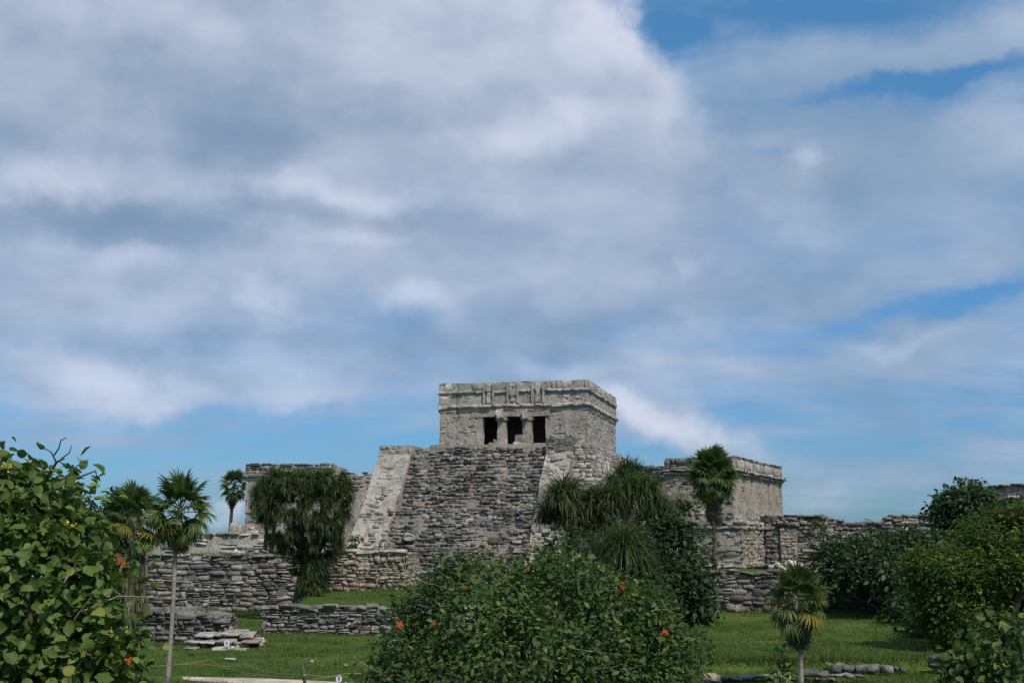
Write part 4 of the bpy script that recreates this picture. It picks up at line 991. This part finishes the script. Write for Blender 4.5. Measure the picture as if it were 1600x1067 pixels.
def fan_palm(label, px, Y, zb, ytop, yskirt, size, seed, n=26, ydead=None, ndead=14, nyel=3, trunk_r=.055, lean=0., trunk='pale_bark', fine=True, group=None, squash=1., boots=.0, maxup=88, green='palm_green'):
    rng = random.Random(seed); zc = Z(ytop, Y) - size * .8; b = Vector((X(px, Y) - lean, Y, zb))
    T = thing('fan_palm', label, 'palm', b, 0, group)
    top = Vector((lean, 0, zc - zb)); pts = []
    for k in range(9):
        u = k / 8; pts.append(Vector((lean * u ** 1.5 + .03 * math.sin(u * 5), 0, (zc - zb) * u)))
    V, Fc = tube(pts, [trunk_r * (1.35 - .5 * u / 8 if u < 2 else 1.0) for u in range(9)], 9); link('trunk', np_mesh('trunk', V, Fc, trunk, True), T)
    zs = Z(yskirt, Y) - zb
    def put(el, az, s, mat, drop, base, nm='frond'):
        o = link(nm, frond_mesh(rng.randrange(3), mat, drop, fine), T); o.location = base
        # x axis = frond direction, keep z axis upward-ish
        d = Vector((math.cos(el) * math.cos(az), math.cos(el) * math.sin(az), math.sin(el))); side = Vector((0, 0, 1)).cross(d)
        side = side.normalized() if side.length > 1e-3 else Vector((0, 1, 0)); up = d.cross(side)
        o.rotation_euler = Matrix((d, side, up)).transposed().to_euler(); o.rotation_euler.rotate_axis('X', rng.uniform(-.5, .5)); o.scale = (s,) * 3
    for i in range(n):
        u = (i + .5) / n; el = R(maxup - 128 * u ** .9) + rng.uniform(-.1, .1); az = i * 2.4 + rng.uniform(-.3, .3)
        put(el, az, size * rng.uniform(.88, 1.1), 'palm_yellow' if i >= n - nyel * 2 and rng.random() < .45 else green, .25 + .75 * u, top + Vector((0, 0, -.30 * size * u)))
    zt = top.z - .3 * size; zd = zs + size * .82
    for i in range(ndead):
        u = (i + .5) / ndead; el = R(-48 - 34 * u) + rng.uniform(-.12, .12); zz = zt + (min(zd, zt) - zt) * u
        put(el, i * 2.4 + rng.uniform(-.4, .4), size * rng.uniform(.62, .9), 'palm_dead' if u > .2 or rng.random() < .4 else ('palm_yellow' if rng.random() < .5 and nyel else green), .9, Vector((lean * (zz / top.z) ** 1.5, 0, zz)))
    return T
fan_palm('tall fan palm with dark drooping fronds, in front of the tan-walled building', 1112, 65, Z(893, 61) - .1, 700, 826, 1.45, 401, 64, ndead=46, nyel=1, trunk_r=.10, fine=True, trunk='bark')
fan_palm('short fan palm with yellowing and dead brown lower fronds, on the right-hand lawn', 1236, 32, 0, 880, 1024, .95, 402, 30, ndead=36, nyel=7, trunk_r=.055, lean=-.03)
fan_palm('slim fan palm on a long pale trunk, in front of the left retaining wall', 286, 31, 0, 742, 872, .92, 403, 34, ndead=26, nyel=5, trunk_r=.052, lean=.16)
T = fan_palm('thick fan palm with a shaggy grey skirt, between the left bush and the slim palm', 214, 44, 0, 758, 925, 1.35, 404, 36, ndead=44, nyel=7, trunk_r=.16, trunk='bark', lean=.05)
fan_palm('small distant fan palm against the sky, left of the left annex', 369, 84, 2.9, 734, 800, 1.15, 405, 32, ndead=14, nyel=0, trunk_r=.11, lean=.28, fine=False, trunk='dark_bark')
def skirt(T, r, z0, z1, n, seed):
    rs = np.random.RandomState(seed); L = []
    for i in range(n):
        a = rs.uniform(0, 6.28); zt = rs.uniform(z0 + .3, z1); l = rs.uniform(.4, .9); rr = r * rs.uniform(.7, 1.25)
        c = np.array([math.cos(a) * rr, math.sin(a) * rr, zt]); t = np.array([-math.sin(a), math.cos(a), 0]) * .018; o = np.array([math.cos(a), math.sin(a), 0]) * .09
        V = [c - t, c + t, c + o + t * 1.4 - [0, 0, l * .5], c + o - t * 1.4 - [0, 0, l * .5], c + o * .6 - [0, 0, l]]
        L.append((np.array(V), [np.array([[0, 1, 2, 3]]), np.array([[3, 2, 4]])]))
    V, Fc = merge(L); link('dead_skirt', np_mesh('dead_skirt', V, Fc, 'palm_dead'), T, kind='stuff')
skirt(T, .42, 1.2, 3.4, 900, 3)

# ---------------- shaggy strap-leaved trees
def blades(heads, seed, L0=1.2, w=.022, droop=1.0, seg=5, el=(5, 88), pull=None):
    """heads: [(center, scale, count)]"""
    rs = np.random.RandomState(seed); VV, FF = [], []
    C_ = np.concatenate([np.tile(np.array(c, float), (n, 1)) for c, s, n in heads]); S = np.concatenate([np.full(n, s) for c, s, n in heads]); n = len(C_)
    az = rs.uniform(0, 2 * np.pi, n); e = np.radians(el[0] + (el[1] - el[0]) * rs.rand(n) ** .8); L = L0 * S * rs.uniform(.5, 1.2, n)
    h = np.stack([np.cos(az), np.sin(az)], 1); pos = C_ + rs.normal(size=(n, 3)) * .05 * S[:, None]; t = np.stack([-np.sin(az), np.cos(az), az * 0], 1)
    g = droop * rs.uniform(.45, 1.6, n); ang = e.copy(); V = np.zeros((n, seg + 1, 2, 3)); k = L / seg
    for j in range(seg + 1):
        ww = w * (1 - (j / seg) ** 2 * .92) * (S ** .3); V[:, j, 0] = pos - t * ww[:, None]; V[:, j, 1] = pos + t * ww[:, None]
        pos = pos + np.stack([h[:, 0] * np.cos(ang), h[:, 1] * np.cos(ang), np.sin(ang)], 1) * k[:, None]
        ang = np.maximum(ang - g * (.28 + .16 * j), -1.5)
    idx = np.arange(n * (seg + 1) * 2).reshape(n, seg + 1, 2)
    Fc = np.stack([idx[:, :-1, 0], idx[:, :-1, 1], idx[:, 1:, 1], idx[:, 1:, 0]], -1).reshape(-1, 4)
    return V.reshape(-1, 3), Fc
def strap_tree(label, base, heads, trunks, seed, w=.022, L0=1.2, droop=1., trunkmat='bark', el=(5, 88), name='strap_leaved_tree'):
    T = thing(name, label, 'tree', base)
    for c, s, n in heads:
        V, Fc = blades([(c, s, n)], seed, L0, w, droop, el=el); seed += 1
        link('leaf_tuft', np_mesh('leaf_tuft', local(V, T), Fc, 'blade'), T, kind='stuff')
    for pts, r in trunks: V, Fc = tube([Vector(p) - Vector(base) for p in pts], r, 8); link('trunk', np_mesh('trunk', V, Fc, trunkmat, True), T)
    return T
def left_shaggy():
    Y = 60; rs = random.Random(77); base = (X(478, Y), Y, .8); H = []
    def hd(px, py, s, n, dy=0): H.append((tuple(at(px, py, Y + dy)), s, n))
    for i in range(150):
        py = rs.uniform(742, 905); hw = float(np.interp(py, [735, 745, 765, 790, 815, 835, 855, 875, 905], [44, 60, 72, 74, 72, 64, 50, 32, 24]))
        if rs.random() > .25 + hw / 74: continue
        q = rs.uniform(-1, 1); px = 477 + 6 * (py > 850) + q * hw; dy = rs.choice((-1, -1, 1)) * math.sqrt(max(0, 1 - q * q)) * hw * Y / F * rs.uniform(.6, .95)
        hd(px, py, rs.uniform(.45, .8) * (1.0 if py < 840 else .8), 200, dy)
    for k in range(46):
        q = rs.uniform(-1, 1); hd(476 + 74 * q, rs.uniform(748, 762 + 22 * (1 - abs(q))) + 12 * q * q, rs.uniform(.5, .75), 190, -math.sqrt(1 - q * q) * rs.uniform(-1.8, 2.2))
    for px, py in ((480, 905), (492, 915), (470, 912), (500, 918), (486, 925)): hd(px, py, .6, 170, -1.0)
    for px, py in ((543, 762), (548, 782), (540, 800)): hd(px, py, .6, 150, rs.uniform(-1, 1))
    tr = []
    b = Vector(base)
    tr.append(([b - Vector((0, 0, .4)), b + Vector((.05, 0, .5)), at(480, 890, Y), at(484, 860, Y)], [.5, .42, .36, .34]))
    for px, py, r in ((445, 800, .12), (465, 780, .14), (505, 780, .13), (525, 800, .11)): tr.append(([at(484 + (px - 484) * .2, 868, Y), at(484 + (px - 484) * .65, 840, Y), at(px, py, Y)], [r * 1.4, r, r * .6]))
    strap_tree('huge shaggy tree with drooping grass-like leaves and dark trunk, left of the stairway', base, H, tr, 500, .021, 1.0, .72, 'dark_bark', el=(-35, 89))
    # twin-trunk one on the terrace
    Y = 68.3; base = (X(424, Y), Y, 2.9); H = []
    for k in range(12): H.append((tuple(at(rs.uniform(400, 448), rs.uniform(770, 822), Y + rs.uniform(-.8, .8))), rs.uniform(.7, 1.), 170))
    b = Vector(base); tr = [([b + Vector((-.17, 0, -.1)), b + Vector((-.16, 0, .6)), at(419, 815, Y)], [.13, .1, .09]), ([b + Vector((.16, 0, -.1)), b + Vector((.2, 0, .6)), at(430, 812, Y)], [.15, .12, .09])]
    strap_tree('smaller shaggy tree on twin dark trunks, standing on the left terrace', base, H, tr, 560, .028, 1.2, 1.3, 'dark_bark')
left_shaggy()
def right_shaggy():
    rs = random.Random(78)
    def grp(label, Y, base, spec, tr, seed, w=.024, L0=1.3, droop=.74):
        H = []
        for px, py, rx, ry, s, n, m in spec:
            for k in range(m): H.append((tuple(at(px + rs.uniform(-rx, rx), py + rs.uniform(-ry, ry), Y + rs.uniform(-.5, .5) * m ** .5 * .6)), s * rs.uniform(.85, 1.12), n))
        strap_tree(label, base, H, tr, seed, w, L0, droop, 'bark')
    Y = 55; zb = .7
    b = Vector((X(925, Y), Y, zb))
    grp('clump of shaggy grass-leaved trees at the right foot of the stairway', Y, b, [(875, 785, 10, 8, 1.15, 420, 3), (860, 815, 10, 8, 1.0, 380, 3), (895, 820, 12, 10, .95, 360, 3), (925, 800, 10, 8, 1.05, 400, 3), (1000, 790, 14, 8, 1.2, 460, 4), (975, 800, 10, 8, 1.05, 380, 3), (1025, 812, 10, 8, 1.1, 400, 3), (950, 790, 14, 10, 1.0, 380, 4), (1015, 840, 16, 12, .85, 320, 4), (900, 840, 30, 10, .8, 300, 4), (950, 830, 30, 14, .85, 300, 5), (985, 850, 20, 10, .8, 300, 3), (1040, 830, 8, 10, .9, 300, 2), (890, 775, 8, 6, .9, 300, 1)],
        [([b, at(900, 860, Y), at(875, 800, Y)], [.3, .16, .08]), ([b + Vector((.3, 0, 0)), at(930, 860, Y), at(925, 810, Y)], [.3, .15, .08]), ([b + Vector((.6, .2, 0)), at(985, 870, Y), at(1000, 805, Y)], [.3, .16, .09]), ([at(1008, 905, Y), at(1000, 870, Y - 1), at(1003, 840, Y - .8)], [.05, .05, .04])], 600)
    b = Vector((X(980, 63), 63, 1.2))
    grp('small upright tuft of stiff dark green leaves behind the shaggy clump, under the pyramid', 63, b, [(983, 752, 10, 4, .95, 420, 3), (960, 760, 6, 4, .7, 260, 2)], [([b, at(982, 800, 63), at(983, 758, 63)], [.2, .12, .1])], 640, .03, 1.25, .5)
    b = Vector((X(962, 50), 50, .1))
    grp('low rounded clump of long grassy leaves just above the big bush', 50, b, [(965, 872, 10, 6, 1.25, 700, 3), (950, 890, 12, 8, .95, 360, 2), (985, 892, 10, 8, .95, 360, 2)], [([b, at(965, 900, 50), at(965, 875, 50)], [.25, .2, .12])], 660, .02, 1.45, .72)
right_shaggy()

# ---------------- broad-leaved shrubs and trees
Y = 53
bush('dark_shrub', 'dense dark glossy shrub beside the shaggy clump, left of the tall palm trunk', 'shrub', (X(1060, Y), Y, 0), [lump(1058, 880, 52, 62, Y), lump(1040, 930, 60, 55, Y - .5), lump(1085, 930, 32, 48, Y - .6), lump(1030, 850, 30, 30, Y + .2), lump(990, 900, 30, 50, Y + .5), lump(1060, 965, 40, 30, Y - .6)], 900, 8, .22, .24, 221, 'dark_leaf', 'oval', 220, r0=.08, gap=-.35, gapscale=.9, inner=.2)
bush('small_shrub', 'small leafy shrub growing against the annex wall beside the palm crown', 'shrub', (X(1066, 68), 68, 2.2), [lump(1066, 798, 15, 12, 68), lump(1058, 808, 12, 9, 68)], 60, 8, .2, .24, 223, 'shrub_leaf', 'oval', 0, r0=.04, ntips=10)
Y = 58
bush('dark_tree', 'spreading dark tree in front of the ruined wall, right of the short palm', 'tree', (X(1392, Y), Y, 0), [lump(1350, 884, 56, 36, Y), lump(1400, 880, 58, 34, Y + .5), lump(1320, 890, 45, 30, Y - .5), lump(1440, 875, 42, 38, Y), lump(1380, 905, 60, 30, Y - 1), lump(1305, 862, 22, 20, Y + .3), lump(1362, 856, 34, 14, Y + .4), lump(1410, 858, 28, 12, Y + .4), lump(1430, 920, 40, 40, Y), lump(1395, 935, 30, 24, Y)], 1300, 8, .26, .25, 231, 'dark_leaf', 'oval', 0, r0=.2, ntips=60, trunk='dark_bark', gap=-.3, gapscale=.75)
Y = 69
bush('dark_tree', 'compact dark-leaved tree rising in front of the far right building', 'tree', (X(1515, Y), Y, .5), [lump(1512, 800, 45, 34, Y), lump(1545, 800, 32, 30, Y + .5), lump(1490, 815, 28, 30, Y), lump(1475, 790, 14, 14, Y), lump(1515, 845, 50, 30, Y), lump(1525, 775, 24, 14, Y), lump(1560, 790, 22, 20, Y)], 700, 8, .27, .27, 241, 'dark_leaf', 'oval', 0, r0=.2, ntips=40, trunk='dark_bark', gap=-.35, gapscale=.7)
Y = 42
bush('yellowish_tree', 'full tree with fine yellow-green foliage on the right edge', 'tree', (X(1545, Y), Y, 0), [lump(1560, 850, 70, 45, Y + 1), lump(1600, 840, 60, 45, Y + 1), lump(1470, 900, 55, 45, Y - .3), lump(1510, 930, 60, 55, Y - .6), lump(1560, 910, 70, 55, Y), lump(1435, 895, 18, 14, Y - .5), lump(1620, 900, 60, 70, Y), lump(1480, 965, 45, 45, Y - .4), lump(1540, 985, 70, 50, Y - .6), lump(1600, 985, 70, 60, Y), lump(1450, 930, 26, 24, Y - .4), lump(1590, 815, 36, 20, Y + 1)], 2000, 12, .17, .15, 251, 'yellow_leaf', 'oval', 0, r0=.2, ntips=80, trunk='dark_bark', gap=-.16, gapscale=.8, up=.8, inner=.35)
Y = 22
bush('cordia_bush', 'lower bush with larger mid-green leaves at the bottom right corner', 'bush', (X(1560, Y), Y, 0), [lump(1560, 1010, 50, 45, Y), lump(1600, 1000, 40, 60, Y), lump(1530, 1060, 45, 35, Y), lump(1590, 1070, 60, 45, Y), lump(1550, 965, 30, 24, Y + .2)], 400, 6, .15, .13, 261, 'shrub_leaf', 'broad', 200, r0=.05, ntips=30, gap=-.15, gapscale=1.4, up=.4)
bush('sapling', 'small leafy sapling in the grass left of the short palm trunk', 'shrub', (X(1218, 33), 33, 0), [lump(1220, 1022, 12, 14, 33), lump(1208, 1035, 16, 10, 33), lump(1226, 1045, 14, 12, 33), lump(1195, 1040, 12, 7, 33)], 34, 6, .09, .13, 271, 'cordia_leaf', 'oval', 60, r0=.015, ntips=14)
bush('sapling', 'tiny green sapling at the bottom edge below the short palm', 'shrub', (X(1215, 29), 29, 0), [lump(1215, 1062, 22, 12, 29)], 16, 6, .09, .13, 272, 'cordia_leaf', 'oval', 30, r0=.01, ntips=8)
bush('sapling', 'low leafy plant at the right foot of the big bush, beside the brown boulder', 'shrub', (X(1090, 33), 33, 0), [lump(1092, 1010, 14, 26, 33), lump(1085, 1045, 16, 16, 33)], 34, 6, .1, .12, 273, 'shrub_leaf', 'oval', 0, r0=.015, ntips=10)
bush('wall_plant', 'small round green plant growing from the upper stairway', 'plant', tuple(C.w(C.loc(756, 735, -2)[0], dstair(7.7) - .05, 7.45)), [(np.array(C.w(C.loc(756, 735, -2)[0], dstair(7.7) - .1, 7.62)), np.array([.26, .2, .2]))], 26, 6, .07, .13, 281, 'shrub_leaf', 'oval', 0, r0=.01, ntips=6)
bush('wall_plant', 'small green plant at the foot of the left balustrade', 'plant', (X(557, 65.5), 65.5, 3.1), [lump(557, 846, 8, 9, 65.5)], 26, 6, .08, .16, 282, 'shrub_leaf', 'oval', 0, r0=.01, ntips=6)
bush('wall_plant', 'green weeds on top of the ruined wall beside the pillar', 'plant', (X(1280, 75.7), 75.7, 4.4), [lump(1281, 820, 9, 9, 75.7)], 22, 6, .08, .16, 283, 'yellow_leaf', 'oval', 0, r0=.01, ntips=6)
for i, (px, py, rx, ry, Yy, lb) in enumerate(((150, 815, 45, 34, 95, 'dark distant tree behind the left bush'), (185, 800, 26, 22, 102, 'small dark tree crown just left of the thick palm'), (105, 830, 60, 40, 90, 'broad dark tree mostly behind the left bush'))):
    bush('distant_tree', lb, 'tree', (X(px, Yy), Yy, 0), [lump(px, py, rx, ry, Yy), lump(px - rx * .5, py + ry * .6, rx * .8, ry * .8, Yy), lump(px + rx * .4, py + ry * .9, rx * .7, ry * .7, Yy)], 380, 8, .35, .36, 291 + i, 'dark_leaf', 'oval', 0, r0=.2, ntips=30, trunk='dark_bark', gap=-.4, gapscale=.5)
# dark undergrowth under the right-hand trees and clump
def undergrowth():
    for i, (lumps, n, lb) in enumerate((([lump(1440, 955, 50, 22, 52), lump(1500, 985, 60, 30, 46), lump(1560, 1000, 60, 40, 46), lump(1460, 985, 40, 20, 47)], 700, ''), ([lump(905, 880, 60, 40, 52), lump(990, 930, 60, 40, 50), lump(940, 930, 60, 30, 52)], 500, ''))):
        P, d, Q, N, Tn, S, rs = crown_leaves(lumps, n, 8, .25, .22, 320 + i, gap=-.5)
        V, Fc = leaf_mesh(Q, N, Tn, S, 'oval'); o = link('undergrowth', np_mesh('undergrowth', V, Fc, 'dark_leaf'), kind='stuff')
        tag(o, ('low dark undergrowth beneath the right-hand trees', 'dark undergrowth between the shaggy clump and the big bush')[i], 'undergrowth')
undergrowth()

# ---------------- grass
def grass():
    rs = np.random.RandomState(9); n = 150000
    inv = rs.uniform(1 / 66, 1 / 29, n); y = 1 / inv; px = rs.uniform(150, 1600, n); x = (px - 800) / F * y
    clump = fbm(np.stack([x * 1.3, y * 1.3, x * 0], 1), 4, 3)
    pyg = 845 + (EYE) / y * F
    onpath = (px < 800) & (px > 295) & (pyg > np.interp(px, [300, 360, 430, 500, 570, 640, 760], [1049, 1050, 1051, 1053, 1056, 1060, 1066])) & (pyg < np.interp(px, [300, 360, 430, 500, 570, 640, 760], [1052, 1057, 1064, 1076, 1092, 1110, 1130]))
    keep = ~onpath & (rs.rand(n) < .45 + .6 * (clump > -.1)); x, y, clump = x[keep], y[keep], clump[keep]; n = len(x)
    z = gz(x, y); h = rs.uniform(.03, .085, n) * (1 + .8 * np.clip(clump, 0, 1)); h = np.where(rs.rand(n) < .02, h * 2, h)
    a = rs.uniform(0, 2 * np.pi, n); w = .006 + .004 * rs.rand(n) + .00012 * y; ln = rs.normal(size=(n, 2)) * h[:, None] * .5
    B = np.stack([x, y, z - .01], 1); t = np.stack([np.cos(a) * w, np.sin(a) * w, a * 0], 1)
    V = np.stack([B - t, B + t, B + np.stack([ln[:, 0], ln[:, 1], h], 1)], 1).reshape(-1, 3)
    o = link('lawn_grass', np_mesh('lawn_grass', V, np.arange(n * 3).reshape(n, 3), 'grass_blade'), kind='stuff'); tag(o, 'short green grass covering the lawns', 'grass')
    # longer grass along wall feet and terrace edges
    L = []; rs = np.random.RandomState(19); m = 9000
    segs = [((-11.0, 64.6), (-5.5, 61.2), .3), ((-9.5, 52.4), (-3, 52.6), .25), ((-14, 46), (-10.8, 46.4), .2), ((5, 36.8), (12.6, 36.9), .25), ((-20, 66.6), (-12, 66.7), .2), ((8.5, 60.6), (22, 60.6), .25), ((-9.8, 50.7), (-2, 50.6), .15)]
    P = []; H = []
    for (ax, ay), (bx_, by), hh in segs:
        u = rs.rand(m // len(segs)); P.append(np.stack([ax + (bx_ - ax) * u, ay + (by - ay) * u + rs.normal(size=len(u)) * .15], 1)); H.append(hh * rs.uniform(.4, 1.1, len(u)))
    P = np.concatenate(P); H = np.concatenate(H); zz = gz(P[:, 0], P[:, 1])
    P2 = rs.uniform([X(236, 67) + 1, 66.95], [X(440, 67), 68.2], (1500, 2)); P = np.concatenate([P, P2]); H = np.concatenate([H, rs.uniform(.08, .26, 1500)]); zz = np.concatenate([zz, np.full(1500, Z(867, 67) - .06)])
    P3 = rs.uniform([W7.o.x - 5, 46.8], [W7.o.x - .4, 50], (900, 2)); P = np.concatenate([P, P3]); H = np.concatenate([H, rs.uniform(.05, .18, 900)]); zz = np.concatenate([zz, np.full(900, 1.04)])
    cx_ = rs.uniform(150, 1600, 170); cy_ = 1 / rs.uniform(1 / 60, 1 / 33, 170); rr_ = rs.uniform(.08, .4, 170); q = rs.randint(0, 170, 9000)
    P4 = np.stack([(cx_[q] - 800) / F * cy_[q] + rs.normal(size=9000) * rr_[q], cy_[q] + rs.normal(size=9000) * rr_[q]], 1)
    P4 = P4[~((P4[:, 0] < 0) & (P4[:, 1] < 38))]; P = np.concatenate([P, P4]); H = np.concatenate([H, rs.uniform(.05, .2, len(P4))]); zz = np.concatenate([zz, gz(P4[:, 0], P4[:, 1])])
    n = len(P); a = rs.uniform(0, 6.28, n); w = .014; t = np.stack([np.cos(a) * w, np.sin(a) * w, a * 0], 1); B = np.concatenate([P, zz[:, None] - .02], 1); ln = rs.normal(size=(n, 2)) * H[:, None] * .35
    V = np.stack([B - t, B + t, B + np.stack([ln[:, 0], ln[:, 1], H], 1)], 1).reshape(-1, 3)
    o = link('tall_grass', np_mesh('tall_grass', V, np.arange(n * 3).reshape(n, 3), 'grass_blade'), kind='stuff'); tag(o, 'longer grass along the feet of the walls', 'grass')
grass()
